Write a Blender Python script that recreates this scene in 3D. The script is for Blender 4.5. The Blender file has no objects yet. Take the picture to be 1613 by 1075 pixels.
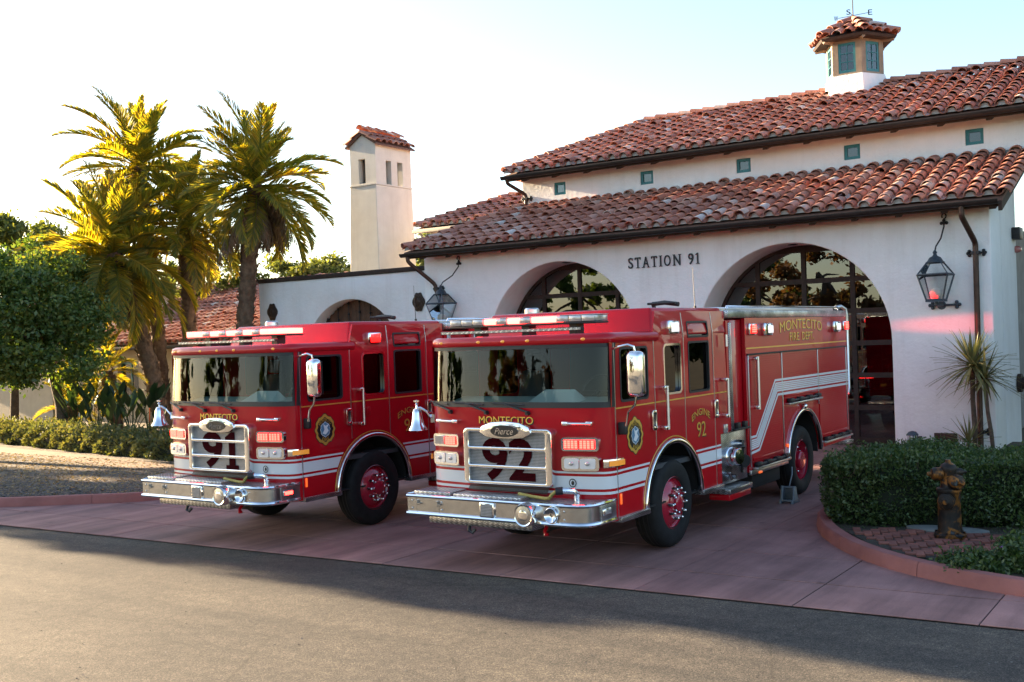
import bpy, bmesh, math, random
import numpy as np
from mathutils import Vector, Matrix
R = math.radians
random.seed(7); rng = np.random.default_rng(7)
scene = bpy.context.scene
COL = scene.collection

# ------------------------------------------------------------------ camera
cam_d = bpy.data.cameras.new('camera'); cam = bpy.data.objects.new('camera', cam_d); COL.objects.link(cam)
scene.camera = cam
cam_d.sensor_width = 36.0; cam_d.lens = 1696.28 * 36.0 / 1613.0
cam_d.clip_start = 0.1; cam_d.clip_end = 3000
YAW, PITCH, ROLL = -0.6012, -0.0046, -0.0348
_r = Vector((math.cos(YAW), -math.sin(YAW), 0))
_f = Vector((math.sin(YAW)*math.cos(PITCH), math.cos(YAW)*math.cos(PITCH), math.sin(PITCH)))
_u = _r.cross(_f)
_rc = math.cos(ROLL)*_r + math.sin(ROLL)*_u
_uc = -math.sin(ROLL)*_r + math.cos(ROLL)*_u
CAM = Vector((7.0926, -10.328, 2.6603))
cam.matrix_world = Matrix(((_rc.x, _uc.x, -_f.x, CAM.x), (_rc.y, _uc.y, -_f.y, CAM.y), (_rc.z, _uc.z, -_f.z, CAM.z), (0, 0, 0, 1)))

# ------------------------------------------------------------------ sky and sun
SUN_AZ, SUN_EL = R(-92.0), R(14.0)            # azimuth from +Y towards +X
world = bpy.data.worlds.new('World'); scene.world = world; world.use_nodes = True
wn = world.node_tree.nodes; wl = world.node_tree.links
sky = wn.new('ShaderNodeTexSky'); sky.sky_type = 'NISHITA'; sky.sun_disc = False
sky.sun_elevation = SUN_EL; sky.sun_rotation = SUN_AZ
sky.altitude = 50; sky.air_density = 0.95; sky.dust_density = 1.1; sky.ozone_density = 1.2
wl.new(sky.outputs[0], wn['Background'].inputs[0]); wn['Background'].inputs[1].default_value = 0.06
sun_d = bpy.data.lights.new('sun', 'SUN'); sun = bpy.data.objects.new('sun', sun_d); COL.objects.link(sun)
sun_d.energy = 5.0; sun_d.angle = R(0.6); sun_d.color = (1.0, 0.76, 0.48)
_sd = Vector((math.sin(SUN_AZ)*math.cos(SUN_EL), math.cos(SUN_AZ)*math.cos(SUN_EL), math.sin(SUN_EL)))
sun.rotation_euler = _sd.to_track_quat('Z', 'Y').to_euler()
sun.location = (-40, 20, 40)
scene.view_settings.view_transform = 'Standard'; scene.view_settings.look = 'None'
scene.view_settings.exposure = 2.88; scene.view_settings.gamma = 1.0
scene.view_settings.use_curve_mapping = False
scene.render.engine = 'CYCLES'
scene.cycles.max_bounces = 7; scene.cycles.transparent_max_bounces = 12; scene.cycles.use_denoising = True
scene.cycles.caustics_reflective = False; scene.cycles.caustics_refractive = False
scene.cycles.sample_clamp_indirect = 6.0

# ------------------------------------------------------------------ mesh helpers
class MB:
    """collects shapes, then links them as one mesh object"""
    def __init__(s): s.v = []; s.f = []
    def add(s, vs, fs):
        b = len(s.v); s.v.extend([tuple(q) for q in vs]); s.f.extend([tuple(i+b for i in q) for q in fs]); return s
    def box(s, x0, x1, y0, y1, z0, z1):
        return s.add([(x0,y0,z0),(x1,y0,z0),(x1,y1,z0),(x0,y1,z0),(x0,y0,z1),(x1,y0,z1),(x1,y1,z1),(x0,y1,z1)],
                     [(0,3,2,1),(4,5,6,7),(0,1,5,4),(1,2,6,5),(2,3,7,6),(3,0,4,7)])
    def cbox(s, c, size):
        return s.box(c[0]-size[0]/2, c[0]+size[0]/2, c[1]-size[1]/2, c[1]+size[1]/2, c[2]-size[2]/2, c[2]+size[2]/2)
    def hexa(s, bot, top):
        return s.add(list(bot)+list(top), [(0,3,2,1),(4,5,6,7),(0,1,5,4),(1,2,6,5),(2,3,7,6),(3,0,4,7)])
    def cyl(s, p0, p1, r0, r1=None, n=12, caps=True):
        r1 = r0 if r1 is None else r1
        return s.lathe([(r0, 0.0), (r1, (Vector(p1)-Vector(p0)).length)], p0, Vector(p1)-Vector(p0), n, caps)
    def lathe(s, prof, origin, axis, n=16, caps=True):
        a = Vector(axis).normalized(); t = Vector((0,0,1)) if abs(a.z) < .9 else Vector((1,0,0))
        u = a.cross(t).normalized(); w = a.cross(u); o = Vector(origin); b = len(s.v)
        for r, h in prof:
            for i in range(n):
                q = 2*math.pi*i/n; s.v.append(tuple(o + a*h + u*(r*math.cos(q)) + w*(r*math.sin(q))))
        for k in range(len(prof)-1):
            for i in range(n):
                j = (i+1) % n; s.f.append((b+k*n+i, b+k*n+j, b+(k+1)*n+j, b+(k+1)*n+i))
        if caps:
            s.f.append(tuple(b+i for i in reversed(range(n)))); s.f.append(tuple(b+(len(prof)-1)*n+i for i in range(n)))
        return s
    def tube(s, path, r, n=8, caps=True):
        P = [Vector(p) for p in path]; rs = r if isinstance(r, (list, tuple)) else [r]*len(P)
        b = len(s.v); up = None
        for k, p in enumerate(P):
            d = (P[min(k+1, len(P)-1)] - P[max(k-1, 0)]).normalized()
            if up is None:
                t = Vector((0,0,1)) if abs(d.z) < .9 else Vector((1,0,0)); up = d.cross(t).normalized()
            else:
                up = (up - d*up.dot(d)).normalized()
            w = d.cross(up)
            for i in range(n):
                q = 2*math.pi*i/n; s.v.append(tuple(p + up*(rs[k]*math.cos(q)) + w*(rs[k]*math.sin(q))))
        for k in range(len(P)-1):
            for i in range(n):
                j = (i+1) % n; s.f.append((b+k*n+i, b+k*n+j, b+(k+1)*n+j, b+(k+1)*n+i))
        if caps:
            s.f.append(tuple(b+i for i in reversed(range(n)))); s.f.append(tuple(b+(len(P)-1)*n+i for i in range(n)))
        return s
    def ball(s, c, r, n=12, m=8, sq=(1,1,1)):
        b = len(s.v)
        for k in range(m+1):
            th = math.pi*k/m
            for i in range(n):
                q = 2*math.pi*i/n
                s.v.append((c[0]+r*sq[0]*math.sin(th)*math.cos(q), c[1]+r*sq[1]*math.sin(th)*math.sin(q), c[2]+r*sq[2]*math.cos(th)))
        for k in range(m):
            for i in range(n):
                j = (i+1) % n; s.f.append((b+k*n+i, b+(k+1)*n+i, b+(k+1)*n+j, b+k*n+j))
        return s
    def plate(s, loops, fn, t):
        """flat plate with holes: loops of (u,v), fn(u,v,w)->xyz, thickness t"""
        bm = bmesh.new(); es = []; L = []
        for lp in loops:
            vs = [bm.verts.new((p[0], p[1], 0)) for p in lp]; L.append(vs)
            es += [bm.edges.new((vs[i], vs[(i+1) % len(vs)])) for i in range(len(vs))]
        bmesh.ops.triangle_fill(bm, edges=es, use_beauty=True, use_dissolve=False)
        bm.verts.index_update(); n = len(bm.verts); b = len(s.v)
        co = [v.co.copy() for v in bm.verts]
        for w in (0.0, t):
            for c in co: s.v.append(tuple(fn(c.x, c.y, w)))
        for fc in bm.faces:
            ids = [v.index for v in fc.verts]
            s.f.append(tuple(b+i for i in ids)); s.f.append(tuple(b+n+i for i in reversed(ids)))
        for vs in L:
            for i in range(len(vs)):
                a, c = vs[i].index, vs[(i+1) % len(vs)].index
                s.f.append((b+a, b+c, b+n+c, b+n+a))
        bm.free(); return s
    def strip(s, rows, close=False):
        """grid of points: rows of equal length"""
        b = len(s.v); n = len(rows[0])
        for r in rows: s.v.extend([tuple(q) for q in r])
        for k in range(len(rows)-1):
            for i in range(n if close else n-1):
                j = (i+1) % n; s.f.append((b+k*n+i, b+k*n+j, b+(k+1)*n+j, b+(k+1)*n+i))
        return s
    def fan(s, pts):
        return s.add(pts, [tuple(range(len(pts)))])
    def mesh(s, name, mat=None, smooth=35, bevel=0.0, seg=2, recalc=True):
        me = bpy.data.meshes.new(name); me.from_pydata(s.v, [], s.f)
        if bevel or recalc:
            bm = bmesh.new(); bm.from_mesh(me)
            if recalc: bmesh.ops.recalc_face_normals(bm, faces=bm.faces[:])
            if bevel:
                ed = [e for e in bm.edges if len(e.link_faces) == 2 and e.calc_face_angle(0) > R(35)]
                bmesh.ops.bevel(bm, geom=ed, offset=bevel, segments=seg, profile=.5, affect='EDGES', clamp_overlap=True)
            bm.to_mesh(me); bm.free()
        if smooth:
            me.polygons.foreach_set('use_smooth', [True]*len(me.polygons)); me.set_sharp_from_angle(angle=R(smooth))
        if mat: me.materials.append(mat)
        return me
    def build(s, name, mat, parent=None, smooth=35, bevel=0.0, seg=2, kind=None, label=None, recalc=True):
        return link(name, s.mesh(name, mat, smooth, bevel, seg, recalc), parent, kind, label)

def link(name, me, parent=None, kind=None, label=None):
    o = bpy.data.objects.new(name, me); COL.objects.link(o)
    if parent: o.parent = parent
    if kind: o['kind'] = kind
    if label: o['label'] = label
    return o
def tag(o, label, cat, group=None):
    o['label'] = label; o['category'] = cat
    if group: o['group'] = group
    return o
def thing(name, label, cat, loc=(0,0,0), rz=0.0, group=None):
    o = bpy.data.objects.new(name, None); COL.objects.link(o); o.location = loc; o.rotation_euler = (0,0,rz)
    o.empty_display_size = .2
    return tag(o, label, cat, group)
def struct(o): o['kind'] = 'structure'; return o
def rrect(x0, x1, z0, z1, r, n=4):
    out = []
    for cx, cz, a0 in ((x1-r, z1-r, 0), (x0+r, z1-r, 90), (x0+r, z0+r, 180), (x1-r, z0+r, 270)):
        for i in range(n+1):
            a = R(a0+90*i/n); out.append((cx+r*math.cos(a), cz+r*math.sin(a)))
    return out
def arc(cx, cz, r, a0, a1, n):
    return [(cx+r*math.cos(R(a0+(a1-a0)*i/n)), cz+r*math.sin(R(a0+(a1-a0)*i/n))) for i in range(n+1)]
def grow(loop, d):
    cx = sum(p[0] for p in loop)/len(loop); cz = sum(p[1] for p in loop)/len(loop)
    w = max(abs(p[0]-cx) for p in loop); h = max(abs(p[1]-cz) for p in loop)
    return [(cx+(p[0]-cx)*(w+d)/w, cz+(p[1]-cz)*(h+d)/h) for p in loop]
def text_tris(s, size=1.0, shear=0.0, spacing=1.0, extrude=0.0, offset=0.0, res=4):
    cu = bpy.data.curves.new('lettering', 'FONT'); cu.body = s; cu.size = size; cu.shear = shear; cu.space_character = spacing
    cu.extrude = extrude; cu.offset = offset; cu.resolution_u = res; cu.fill_mode = 'BOTH'
    ob = bpy.data.objects.new('lettering', cu); COL.objects.link(ob)
    dg = bpy.context.evaluated_depsgraph_get(); me = bpy.data.meshes.new_from_object(ob.evaluated_get(dg))
    vs = [tuple(v.co) for v in me.vertices]; fs = [tuple(p.vertices) for p in me.polygons]
    bpy.data.objects.remove(ob); bpy.data.curves.remove(cu); bpy.data.meshes.remove(me)
    return vs, fs
def text_fit(s, width, height, **k):
    """letters scaled to a box centred at the origin, w = depth 0..1"""
    vs, fs = text_tris(s, 1.0, extrude=.5, **k)
    xs = [v[0] for v in vs]; ys = [v[1] for v in vs]
    x0, x1, y0, y1 = min(xs), max(xs), min(ys), max(ys)
    return [((v[0]-(x0+x1)/2)/(x1-x0)*width, (v[1]-(y0+y1)/2)/(y1-y0)*height, v[2]+.5) for v in vs], fs

# ------------------------------------------------------------------ material helpers
MATS = {}
class NT:
    def __init__(s, m): s.t = m.node_tree; s.n = s.t.nodes; s.l = s.t.links
    def new(s, typ, **k):
        n = s.n.new('ShaderNode'+typ)
        for a, b in k.items(): setattr(n, a, b)
        return n
    def lk(s, a, b): s.l.new(a, b)
    def coord(s, kind='Object'): return s.new('TexCoord').outputs[kind]
    def noise(s, vec, scale, detail=4, rough=.55):
        n = s.new('TexNoise'); n.inputs['Scale'].default_value = scale; n.inputs['Detail'].default_value = detail
        n.inputs['Roughness'].default_value = rough; s.lk(vec, n.inputs['Vector']); return n.outputs[0]
    def ramp(s, fac, stops):
        n = s.new('ValToRGB'); e = n.color_ramp.elements
        while len(e) < len(stops): e.new(.5)
        for i, (p, c) in enumerate(stops): e[i].position = p; e[i].color = (*c, 1) if len(c) == 3 else c
        s.lk(fac, n.inputs[0]); return n.outputs[0]
    def mix(s, fac, a, b, blend='MIX'):
        n = s.new('Mix', data_type='RGBA', blend_type=blend)
        for sock, val in ((n.inputs[0], fac), (n.inputs[6], a), (n.inputs[7], b)):
            if hasattr(val, 'is_linked') or hasattr(val, 'links'): s.lk(val, sock)
            else: sock.default_value = val if not isinstance(val, tuple) else ((*val, 1) if len(val) == 3 else val)
        return n.outputs[2]
    def math(s, op, a, b=None, clamp=False):
        n = s.new('Math', operation=op, use_clamp=clamp)
        for i, val in enumerate((a, b)):
            if val is None: continue
            if hasattr(val, 'links'): s.lk(val, n.inputs[i])
            else: n.inputs[i].default_value = val
        return n.outputs[0]
    def bump(s, h, strength=.3, dist=.01):
        n = s.new('Bump'); n.inputs['Strength'].default_value = strength; n.inputs['Distance'].default_value = dist
        s.lk(h, n.inputs['Height']); return n.outputs[0]
def pm(name, col=(.5,.5,.5), rough=.5, metal=0.0, coat=0.0, spec=.5, emis=None, estr=0.0, coat_rough=.03):
    m = bpy.data.materials.new(name); m.use_nodes = True
    b = m.node_tree.nodes['Principled BSDF']
    b.inputs['Base Color'].default_value = (*col, 1); b.inputs['Roughness'].default_value = rough
    b.inputs['Metallic'].default_value = metal; b.inputs['Coat Weight'].default_value = coat
    b.inputs['Coat Roughness'].default_value = coat_rough; b.inputs['Specular IOR Level'].default_value = spec
    if emis: b.inputs['Emission Color'].default_value = (*emis, 1); b.inputs['Emission Strength'].default_value = estr
    MATS[name] = m; return m
def nz(name, stops, scale, rough=.8, bumps=.3, bscale=None, bdist=.01, metal=0.0, coord='Object', detail=5, extra=None):
    """noise coloured material with fine relief"""
    m = pm(name, stops[0][1], rough, metal); t = NT(m); b = t.n['Principled BSDF']; c = t.coord(coord)
    col = t.ramp(t.noise(c, scale, detail), stops)
    if extra: col = extra(t, c, col)
    t.lk(col, b.inputs['Base Color'])
    t.lk(t.bump(t.noise(c, bscale or scale*6, 6, .65), bumps, bdist), b.inputs['Normal'])
    return m
# ------------------------------------------------------------------ materials
def glass(name, tint=(.5,.55,.55), refl=1.0, ior=1.5, rough=0.0):
    m = bpy.data.materials.new(name); m.use_nodes = True; t = NT(m); t.n.remove(t.n['Principled BSDF'])
    tr = t.new('BsdfTransparent'); tr.inputs[0].default_value = (*tint, 1)
    gl = t.new('BsdfGlossy'); gl.inputs['Roughness'].default_value = rough; gl.inputs[0].default_value = (refl, refl, refl, 1)
    fr = t.new('Fresnel'); fr.inputs[0].default_value = ior
    mx = t.new('MixShader'); t.lk(fr.outputs[0], mx.inputs[0]); t.lk(tr.outputs[0], mx.inputs[1]); t.lk(gl.outputs[0], mx.inputs[2])
    t.lk(mx.outputs[0], t.n['Material Output'].inputs[0]); MATS[name] = m; return m
def leafmat(name, cols, transl=.45, rough=.5, tcol=None):
    m = bpy.data.materials.new(name); m.use_nodes = True; t = NT(m); t.n.remove(t.n['Principled BSDF'])
    g = t.new('NewGeometry'); oi = t.new('ObjectInfo')
    f = t.math('FRACT', t.math('ADD', g.outputs['Random Per Island'], oi.outputs['Random']))
    n = t.noise(t.coord('Object'), 1.3, 3)
    f2 = t.math('ADD', t.math('MULTIPLY', f, .6), t.math('MULTIPLY', n, .4))
    k = len(cols); col = t.ramp(f2, [(.15+.7*i/(k-1), c) for i, c in enumerate(cols)])
    tc = t.mix(1.0, col, tcol or (1.6, 1.5, .6), 'MULTIPLY')
    d = t.new('BsdfDiffuse'); t.lk(col, d.inputs[0])
    tr = t.new('BsdfTranslucent'); t.lk(tc, tr.inputs[0])
    gl = t.new('BsdfGlossy'); gl.inputs['Roughness'].default_value = rough; gl.inputs[0].default_value = (.5,.5,.5,1)
    m1 = t.new('MixShader'); m1.inputs[0].default_value = transl; t.lk(d.outputs[0], m1.inputs[1]); t.lk(tr.outputs[0], m1.inputs[2])
    m2 = t.new('MixShader'); m2.inputs[0].default_value = .06; t.lk(m1.outputs[0], m2.inputs[1]); t.lk(gl.outputs[0], m2.inputs[2])
    t.lk(m2.outputs[0], t.n['Material Output'].inputs[0]); MATS[name] = m; return m

def stain(t, c, col):
    big = t.ramp(t.noise(c, .7, 5, .6), [(.35, (1,1,1)), (.75, (.86,.85,.83))])
    mp = t.new('Mapping'); mp.inputs['Scale'].default_value = (3.5,3.5,.25); t.lk(t.new('NewGeometry').outputs['Position'], mp.inputs[0])
    run = t.ramp(t.noise(mp.outputs[0], 1.0, 6, .7), [(.50, (1,1,1)), (.74, (.90,.885,.87))])
    sp = t.ramp(t.noise(c, 24, 5, .75), [(.28, (.88,.875,.87)), (.42, (1,1,1))])
    return t.mix(.6, t.mix(.8, t.mix(.7, col, big, 'MULTIPLY'), run, 'MULTIPLY'), sp, 'MULTIPLY')
STUCCO = nz('stucco', [(.3, (.84,.845,.85)), (.7, (.88,.88,.88))], 3.0, .9, .6, 9, .03, extra=stain)
CREAM = nz('cream_stucco', [(.3, (.50,.43,.34)), (.7, (.56,.49,.39))], 3.0, .9, .3, 40, .01, extra=stain)
TOWER = nz('tower_stucco', [(.3, (.60,.57,.52)), (.7, (.66,.63,.575))], 3.0, .9, .3, 40, .01, extra=stain)

def tile_mat():
    m = pm('terracotta', (.4,.13,.07), .75); t = NT(m); b = t.n['Principled BSDF']; c = t.coord('Object')
    g = t.new('NewGeometry'); oi = t.new('ObjectInfo')
    f = t.math('FRACT', t.math('ADD', g.outputs['Random Per Island'], oi.outputs['Random']))
    col = t.ramp(f, [(0, (.33,.125,.085)), (.3, (.41,.165,.11)), (.6, (.47,.205,.14)), (.80, (.52,.265,.195)), (.90, (.46,.25,.20)), (.955, (.56,.40,.33)), (.985, (.62,.56,.52))])
    ps = t.new('NewGeometry').outputs['Position']
    dirt = t.ramp(t.noise(ps, 2.2, 6, .7), [(.35, (.66,.63,.62)), (.6, (1,1,1))])
    col = t.mix(.8, col, dirt, 'MULTIPLY')
    lich = t.ramp(t.noise(ps, 9.0, 5, .7), [(.62, (0,0,0)), (.74, (1,1,1))])
    col = t.mix(t.math('MULTIPLY', lich, .45), col, (.42,.37,.34))
    t.lk(col, b.inputs['Base Color']); t.lk(t.bump(t.noise(ps, 45, 5), .35, .01), b.inputs['Normal'])
    return m
TILE = tile_mat()
MORTAR = nz('mortar', [(.3, (.36,.34,.32)), (.7, (.5,.48,.45))], 12, .95, .5, 60)
ROOFBED = nz('roof_bed', [(.3, (.10,.06,.05)), (.7, (.17,.09,.07))], 6, .95, .3)
GUTTER = nz('dark_gutter_metal', [(.3, (.014,.013,.013)), (.7, (.028,.025,.024))], 8, .5, .08, metal=.4)
COPPER = nz('brown_copper', [(.3, (.045,.028,.022)), (.7, (.085,.05,.038))], 7, .45, .08, metal=.6)
FLASH = nz('grey_flashing', [(.3, (.18,.19,.18)), (.7, (.28,.29,.27))], 5, .6, .1, metal=.3)
RAFTER = nz('dark_timber', [(.3, (.024,.015,.011)), (.7, (.05,.03,.022))], 9, .8, .3)
WOOD = nz('brown_door_wood', [(.3, (.055,.025,.014)), (.7, (.12,.055,.03))], 6, .55, .3)
TAN = nz('tan_timber', [(.3, (.22,.17,.12)), (.7, (.30,.235,.165))], 5, .8, .2)
TEAL = nz('teal_paint', [(.3, (.012,.13,.15)), (.7, (.02,.19,.215))], 6, .45, .1)
IRON = nz('black_iron', [(.3, (.02,.02,.022)), (.7, (.04,.04,.042))], 20, .5, .15, metal=.5)
BLUEIRON = nz('verdigris_iron', [(.3, (.035,.05,.065)), (.7, (.07,.095,.12))], 20, .5, .15, metal=.4)
BRONZE = nz('bronze_plaque', [(.3, (.03,.02,.016)), (.7, (.07,.045,.035))], 20, .5, .4, metal=.6)
LETTER = pm('dark_lettering', (.02,.022,.028), .5, .3)
FROST = pm('opal_globe', (.85,.85,.85), .35)
CLEAR = glass('lantern_glass', (.93,.95,.95), .9, 1.45)
DOORGLASS = glass('bay_door_glass', (.30,.33,.33), 1.0, 2.1)
WINGLASS = glass('window_glass', (.45,.5,.5), .95, 1.8)
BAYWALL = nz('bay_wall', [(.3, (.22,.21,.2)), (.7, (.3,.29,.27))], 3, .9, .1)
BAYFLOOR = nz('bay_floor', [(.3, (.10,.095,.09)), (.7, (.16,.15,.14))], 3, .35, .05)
ASPHALT_BITS = None
def asphalt():
    m = pm('asphalt', (.05,.05,.05), .9); t = NT(m); b = t.n['Principled BSDF']; c = t.coord('Object')
    fine = t.noise(c, 95, 6, .75); mid = t.noise(c, 7, 5, .6); big = t.noise(c, .55, 4, .6)
    col = t.ramp(fine, [(.32, (.025,.025,.026)), (.5, (.075,.071,.066)), (.66, (.19,.175,.155))])
    col = t.mix(.75, col, t.ramp(mid, [(.3, (.62,.62,.64)), (.7, (1.2,1.18,1.12))]), 'MULTIPLY')
    mp = t.new('Mapping'); mp.inputs['Scale'].default_value = (.12, 1.2, 1); t.lk(c, mp.inputs[0])
    track = t.noise(mp.outputs[0], 1.0, 4, .55)
    col = t.mix(.8, col, t.ramp(track, [(.34, (.52,.53,.56)), (.62, (1.28,1.22,1.12))]), 'MULTIPLY')
    col = t.mix(.5, col, t.ramp(big, [(.35, (.7,.7,.72)), (.65, (1.2,1.16,1.1))]), 'MULTIPLY')
    ag = t.new('TexVoronoi'); ag.inputs['Scale'].default_value = 75; t.lk(c, ag.inputs['Vector'])
    col = t.mix(.75, col, t.ramp(ag.outputs['Color'], [(.15, (.45,.45,.46)), (.55, (1,.98,.96)), (.9, (1.75,1.65,1.5))]), 'MULTIPLY')
    pit = t.ramp(t.noise(c, 22, 6, .8), [(.30, (.3,.3,.31)), (.40, (1,1,1))]); col = t.mix(.9, col, pit, 'MULTIPLY')
    v = t.new('TexVoronoi', feature='DISTANCE_TO_EDGE'); v.inputs['Scale'].default_value = .42
    dn = t.new('Mapping'); t.lk(c, dn.inputs[0])
    wob = t.mix(.08, c, t.new('TexNoise').outputs['Color'], 'ADD'); t.lk(wob, v.inputs['Vector'])
    crack = t.ramp(v.outputs['Distance'], [(.0, (.35,.35,.35)), (.012, (1,1,1))])
    col = t.mix(.35, col, crack, 'MULTIPLY')
    t.lk(col, b.inputs['Base Color'])
    h = t.math('ADD', t.math('ADD', fine, t.math('MULTIPLY', mid, .4)), t.math('MULTIPLY', ag.outputs['Distance'], -.35)); t.lk(t.bump(h, .55, .012), b.inputs['Normal']); b.inputs['Specular IOR Level'].default_value = .35
    return m
ASPHALT = asphalt()
def pinkconc(name, k=1.0):
    def ex(t, c, col):
        ps = t.new('NewGeometry').outputs['Position']
        oi = t.new('ObjectInfo'); var = t.ramp(oi.outputs['Random'], [(0, (.86,.86,.87)), (1, (1.08,1.06,1.05))])
        col = t.mix(1.0, col, var, 'MULTIPLY')
        mp = t.new('Mapping'); mp.inputs['Scale'].default_value = (2.2,.22,1); t.lk(ps, mp.inputs[0])
        tyre = t.ramp(t.noise(mp.outputs[0], 1.0, 5, .65), [(.36, (.48,.47,.48)), (.58, (1,1,1))])
        col = t.mix(.75, col, tyre, 'MULTIPLY')
        dv = t.new('TexVoronoi'); dv.inputs['Scale'].default_value = 1.7; dv.inputs['Randomness'].default_value = 1.0; t.lk(t.mix(.05, ps, t.new('TexNoise').outputs['Color'], 'ADD'), dv.inputs['Vector'])
        drip = t.ramp(t.math('ADD', dv.outputs['Distance'], t.math('MULTIPLY', t.noise(ps, 14, 4), .12)), [(.09, (.40,.39,.40)), (.16, (1,1,1))]); col = t.mix(.6, col, drip, 'MULTIPLY')
        sp = t.ramp(t.noise(ps, 60, 5, .7), [(.35, (.8,.8,.8)), (.6, (1.08,1.07,1.06))]); col = t.mix(.6, col, sp, 'MULTIPLY')
        st = t.ramp(t.noise(ps, 1.1, 6, .65), [(.3, (.68,.67,.69)), (.6, (1.05,1.04,1.03))]); return t.mix(.7, col, st, 'MULTIPLY')
    return nz(name, [(.3, (.32*k,.165*k,.145*k)), (.7, (.42*k,.225*k,.20*k))], 1.6, .8, .3, 70, .006, extra=ex)
SLAB = pinkconc('pink_concrete'); KERB = nz('red_kerb_concrete', [(.3, (.27,.095,.08)), (.7, (.38,.145,.125))], 2.5, .8, .35, 60, .008, extra=stain)
JOINT = pm('joint_dirt', (.05,.035,.033), .95)
BRICK = nz('red_brick', [(.3, (.20,.07,.05)), (.7, (.30,.12,.085))], 5, .9, .4, 60)
def brickvar(m):
    t = NT(m); b = t.n['Principled BSDF']; src = b.inputs['Base Color'].links[0].from_socket
    oi = t.new('ObjectInfo'); t.lk(t.mix(1.0, src, t.ramp(oi.outputs['Random'], [(0, (.62,.62,.66)), (1, (1.25,1.15,1.1))]), 'MULTIPLY'), b.inputs['Base Color'])
brickvar(BRICK)
SOIL = nz('soil', [(.3, (.035,.027,.02)), (.7, (.085,.066,.045))], 6, .95, .8, 40, .03)
DIRT = nz('dirt_path', [(.3, (.20,.135,.09)), (.7, (.29,.20,.135))], 2, .95, .4, 30, .02)
GRAVELBED = nz('gravel_bed', [(.3, (.07,.06,.05)), (.55, (.16,.13,.10)), (.75, (.27,.21,.14))], 14, .95, .9, 30, .03)
GROUND = nz('dry_ground', [(.3, (.09,.08,.05)), (.7, (.16,.13,.08))], .5, .95, .4, 8, .04)

# vehicle
def red_paint():
    m = pm('red_vehicle_paint', (.42,.004,.010), .35, 0, .62, .12, coat_rough=.02); t = NT(m); b = t.n['Principled BSDF']
    ps = t.coord('Object'); t.lk(t.ramp(t.noise(ps, 1.5, 4), [(.3, (.42,.004,.011)), (.7, (.52,.006,.014))]), b.inputs['Base Color'])
    d = t.math('MULTIPLY', t.noise(ps, 5, 6, .7), .06); t.lk(t.math('ADD', d, .0), b.inputs['Coat Roughness']); return m
REDP = red_paint()
def shutter_mat():
    m = pm('red_shutter_paint', (.45,.005,.012), .35, 0, .35, .12); t = NT(m); b = t.n['Principled BSDF']; c = t.coord('Object')
    sx = t.new('SeparateXYZ'); t.lk(c, sx.inputs[0]); s = t.math('SINE', t.math('MULTIPLY', sx.outputs[2], 2*math.pi/.032))
    t.lk(t.bump(s, .14, .003), b.inputs['Normal']); t.lk(t.bump(s, .08, .003), b.inputs['Coat Normal']); return m
SHUT = shutter_mat()
WHITE = pm('white_reflective_stripe', (.74,.75,.77), .35, 0, .4)
GOLD = pm('gold_leaf', (.83,.52,.10), .35, .55)
BLACKP = pm('black_paint', (.012,.012,.013), .35, 0, .3)
RUBBER = nz('tyre_rubber', [(.3, (.008,.008,.009)), (.7, (.017,.017,.018))], 10, .7, .15); RUBBER.node_tree.nodes['Principled BSDF'].inputs['Specular IOR Level'].default_value = .25
REFLM = pm('headlamp_reflector', (.88,.88,.9), .22, .35)
BLKPL = pm('black_plastic', (.015,.015,.016), .5)
CHROME = pm('chrome', (.86,.86,.87), .06, 1.0)
STEEL = nz('brushed_steel', [(.3, (.42,.43,.45)), (.7, (.56,.57,.59))], 8, .22, .03, metal=1.0)
ALU = pm('satin_aluminium', (.68,.69,.71), .3, 1.0)
def tread(name='tread_plate', base=(.62,.63,.65)):
    m = pm(name, base, .3, 1.0); t = NT(m); b = t.n['Principled BSDF']; c = t.coord('Object')
    w = []
    for ax in ((1,1,.7), (1,-1,-.7)):
        mp = t.new('Mapping'); mp.inputs['Rotation'].default_value = (R(35)*ax[1], R(45)*ax[2], R(45)*ax[1]); t.lk(c, mp.inputs[0])
        k = t.new('TexChecker'); k.inputs['Scale'].default_value = 52; t.lk(mp.outputs[0], k.inputs[0]); w.append(k.outputs['Fac'])
    h = t.math('MULTIPLY', w[0], w[1]); t.lk(t.bump(h, .9, .004), b.inputs['Normal'])
    t.lk(t.mix(h, (base[0]*.45, base[1]*.45, base[2]*.46), (.85,.86,.88)), b.inputs['Base Color']); return m
TREAD = tread()
def meshmat(name, c1, c2, metal):
    m = pm(name, c1, .4, metal); t = NT(m); b = t.n['Principled BSDF']; c = t.coord('Object')
    mp = t.new('Mapping'); mp.inputs['Rotation'].default_value = (0, R(45), 0); t.lk(c, mp.inputs[0])
    k = t.new('TexChecker'); k.inputs['Scale'].default_value = 85; t.lk(mp.outputs[0], k.inputs[0])
    t.lk(t.mix(k.outputs['Fac'], c2, c1), b.inputs['Base Color']); t.lk(t.bump(k.outputs['Fac'], .7, .004), b.inputs['Normal']); return m
GRMESH = meshmat('grille_mesh', (.42,.425,.44), (.11,.11,.115), .3)
NUMMESH = meshmat('maroon_number_mesh', (.075,.004,.008), (.015,.001,.002), .0)
NUMMESH.node_tree.nodes['Principled BSDF'].inputs['Specular IOR Level'].default_value = .04; NUMMESH.node_tree.nodes['Principled BSDF'].inputs['Roughness'].default_value = .9
WSGLASS = glass('windshield_glass', (.80,.92,.89), 1.0, 1.42)
SIDEGLASS = glass('tinted_glass', (.010,.011,.011), .7, 1.45)
LENS = pm('clear_lens', (.50,.47,.47), .18, .5, .6)
def led(name, col, s): return pm(name, (.3,.02,.02), .3, 0, .5, emis=col, estr=s)
REDLED = led('lit_red_led', (1.0, .013, .009), 5.5)
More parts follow.
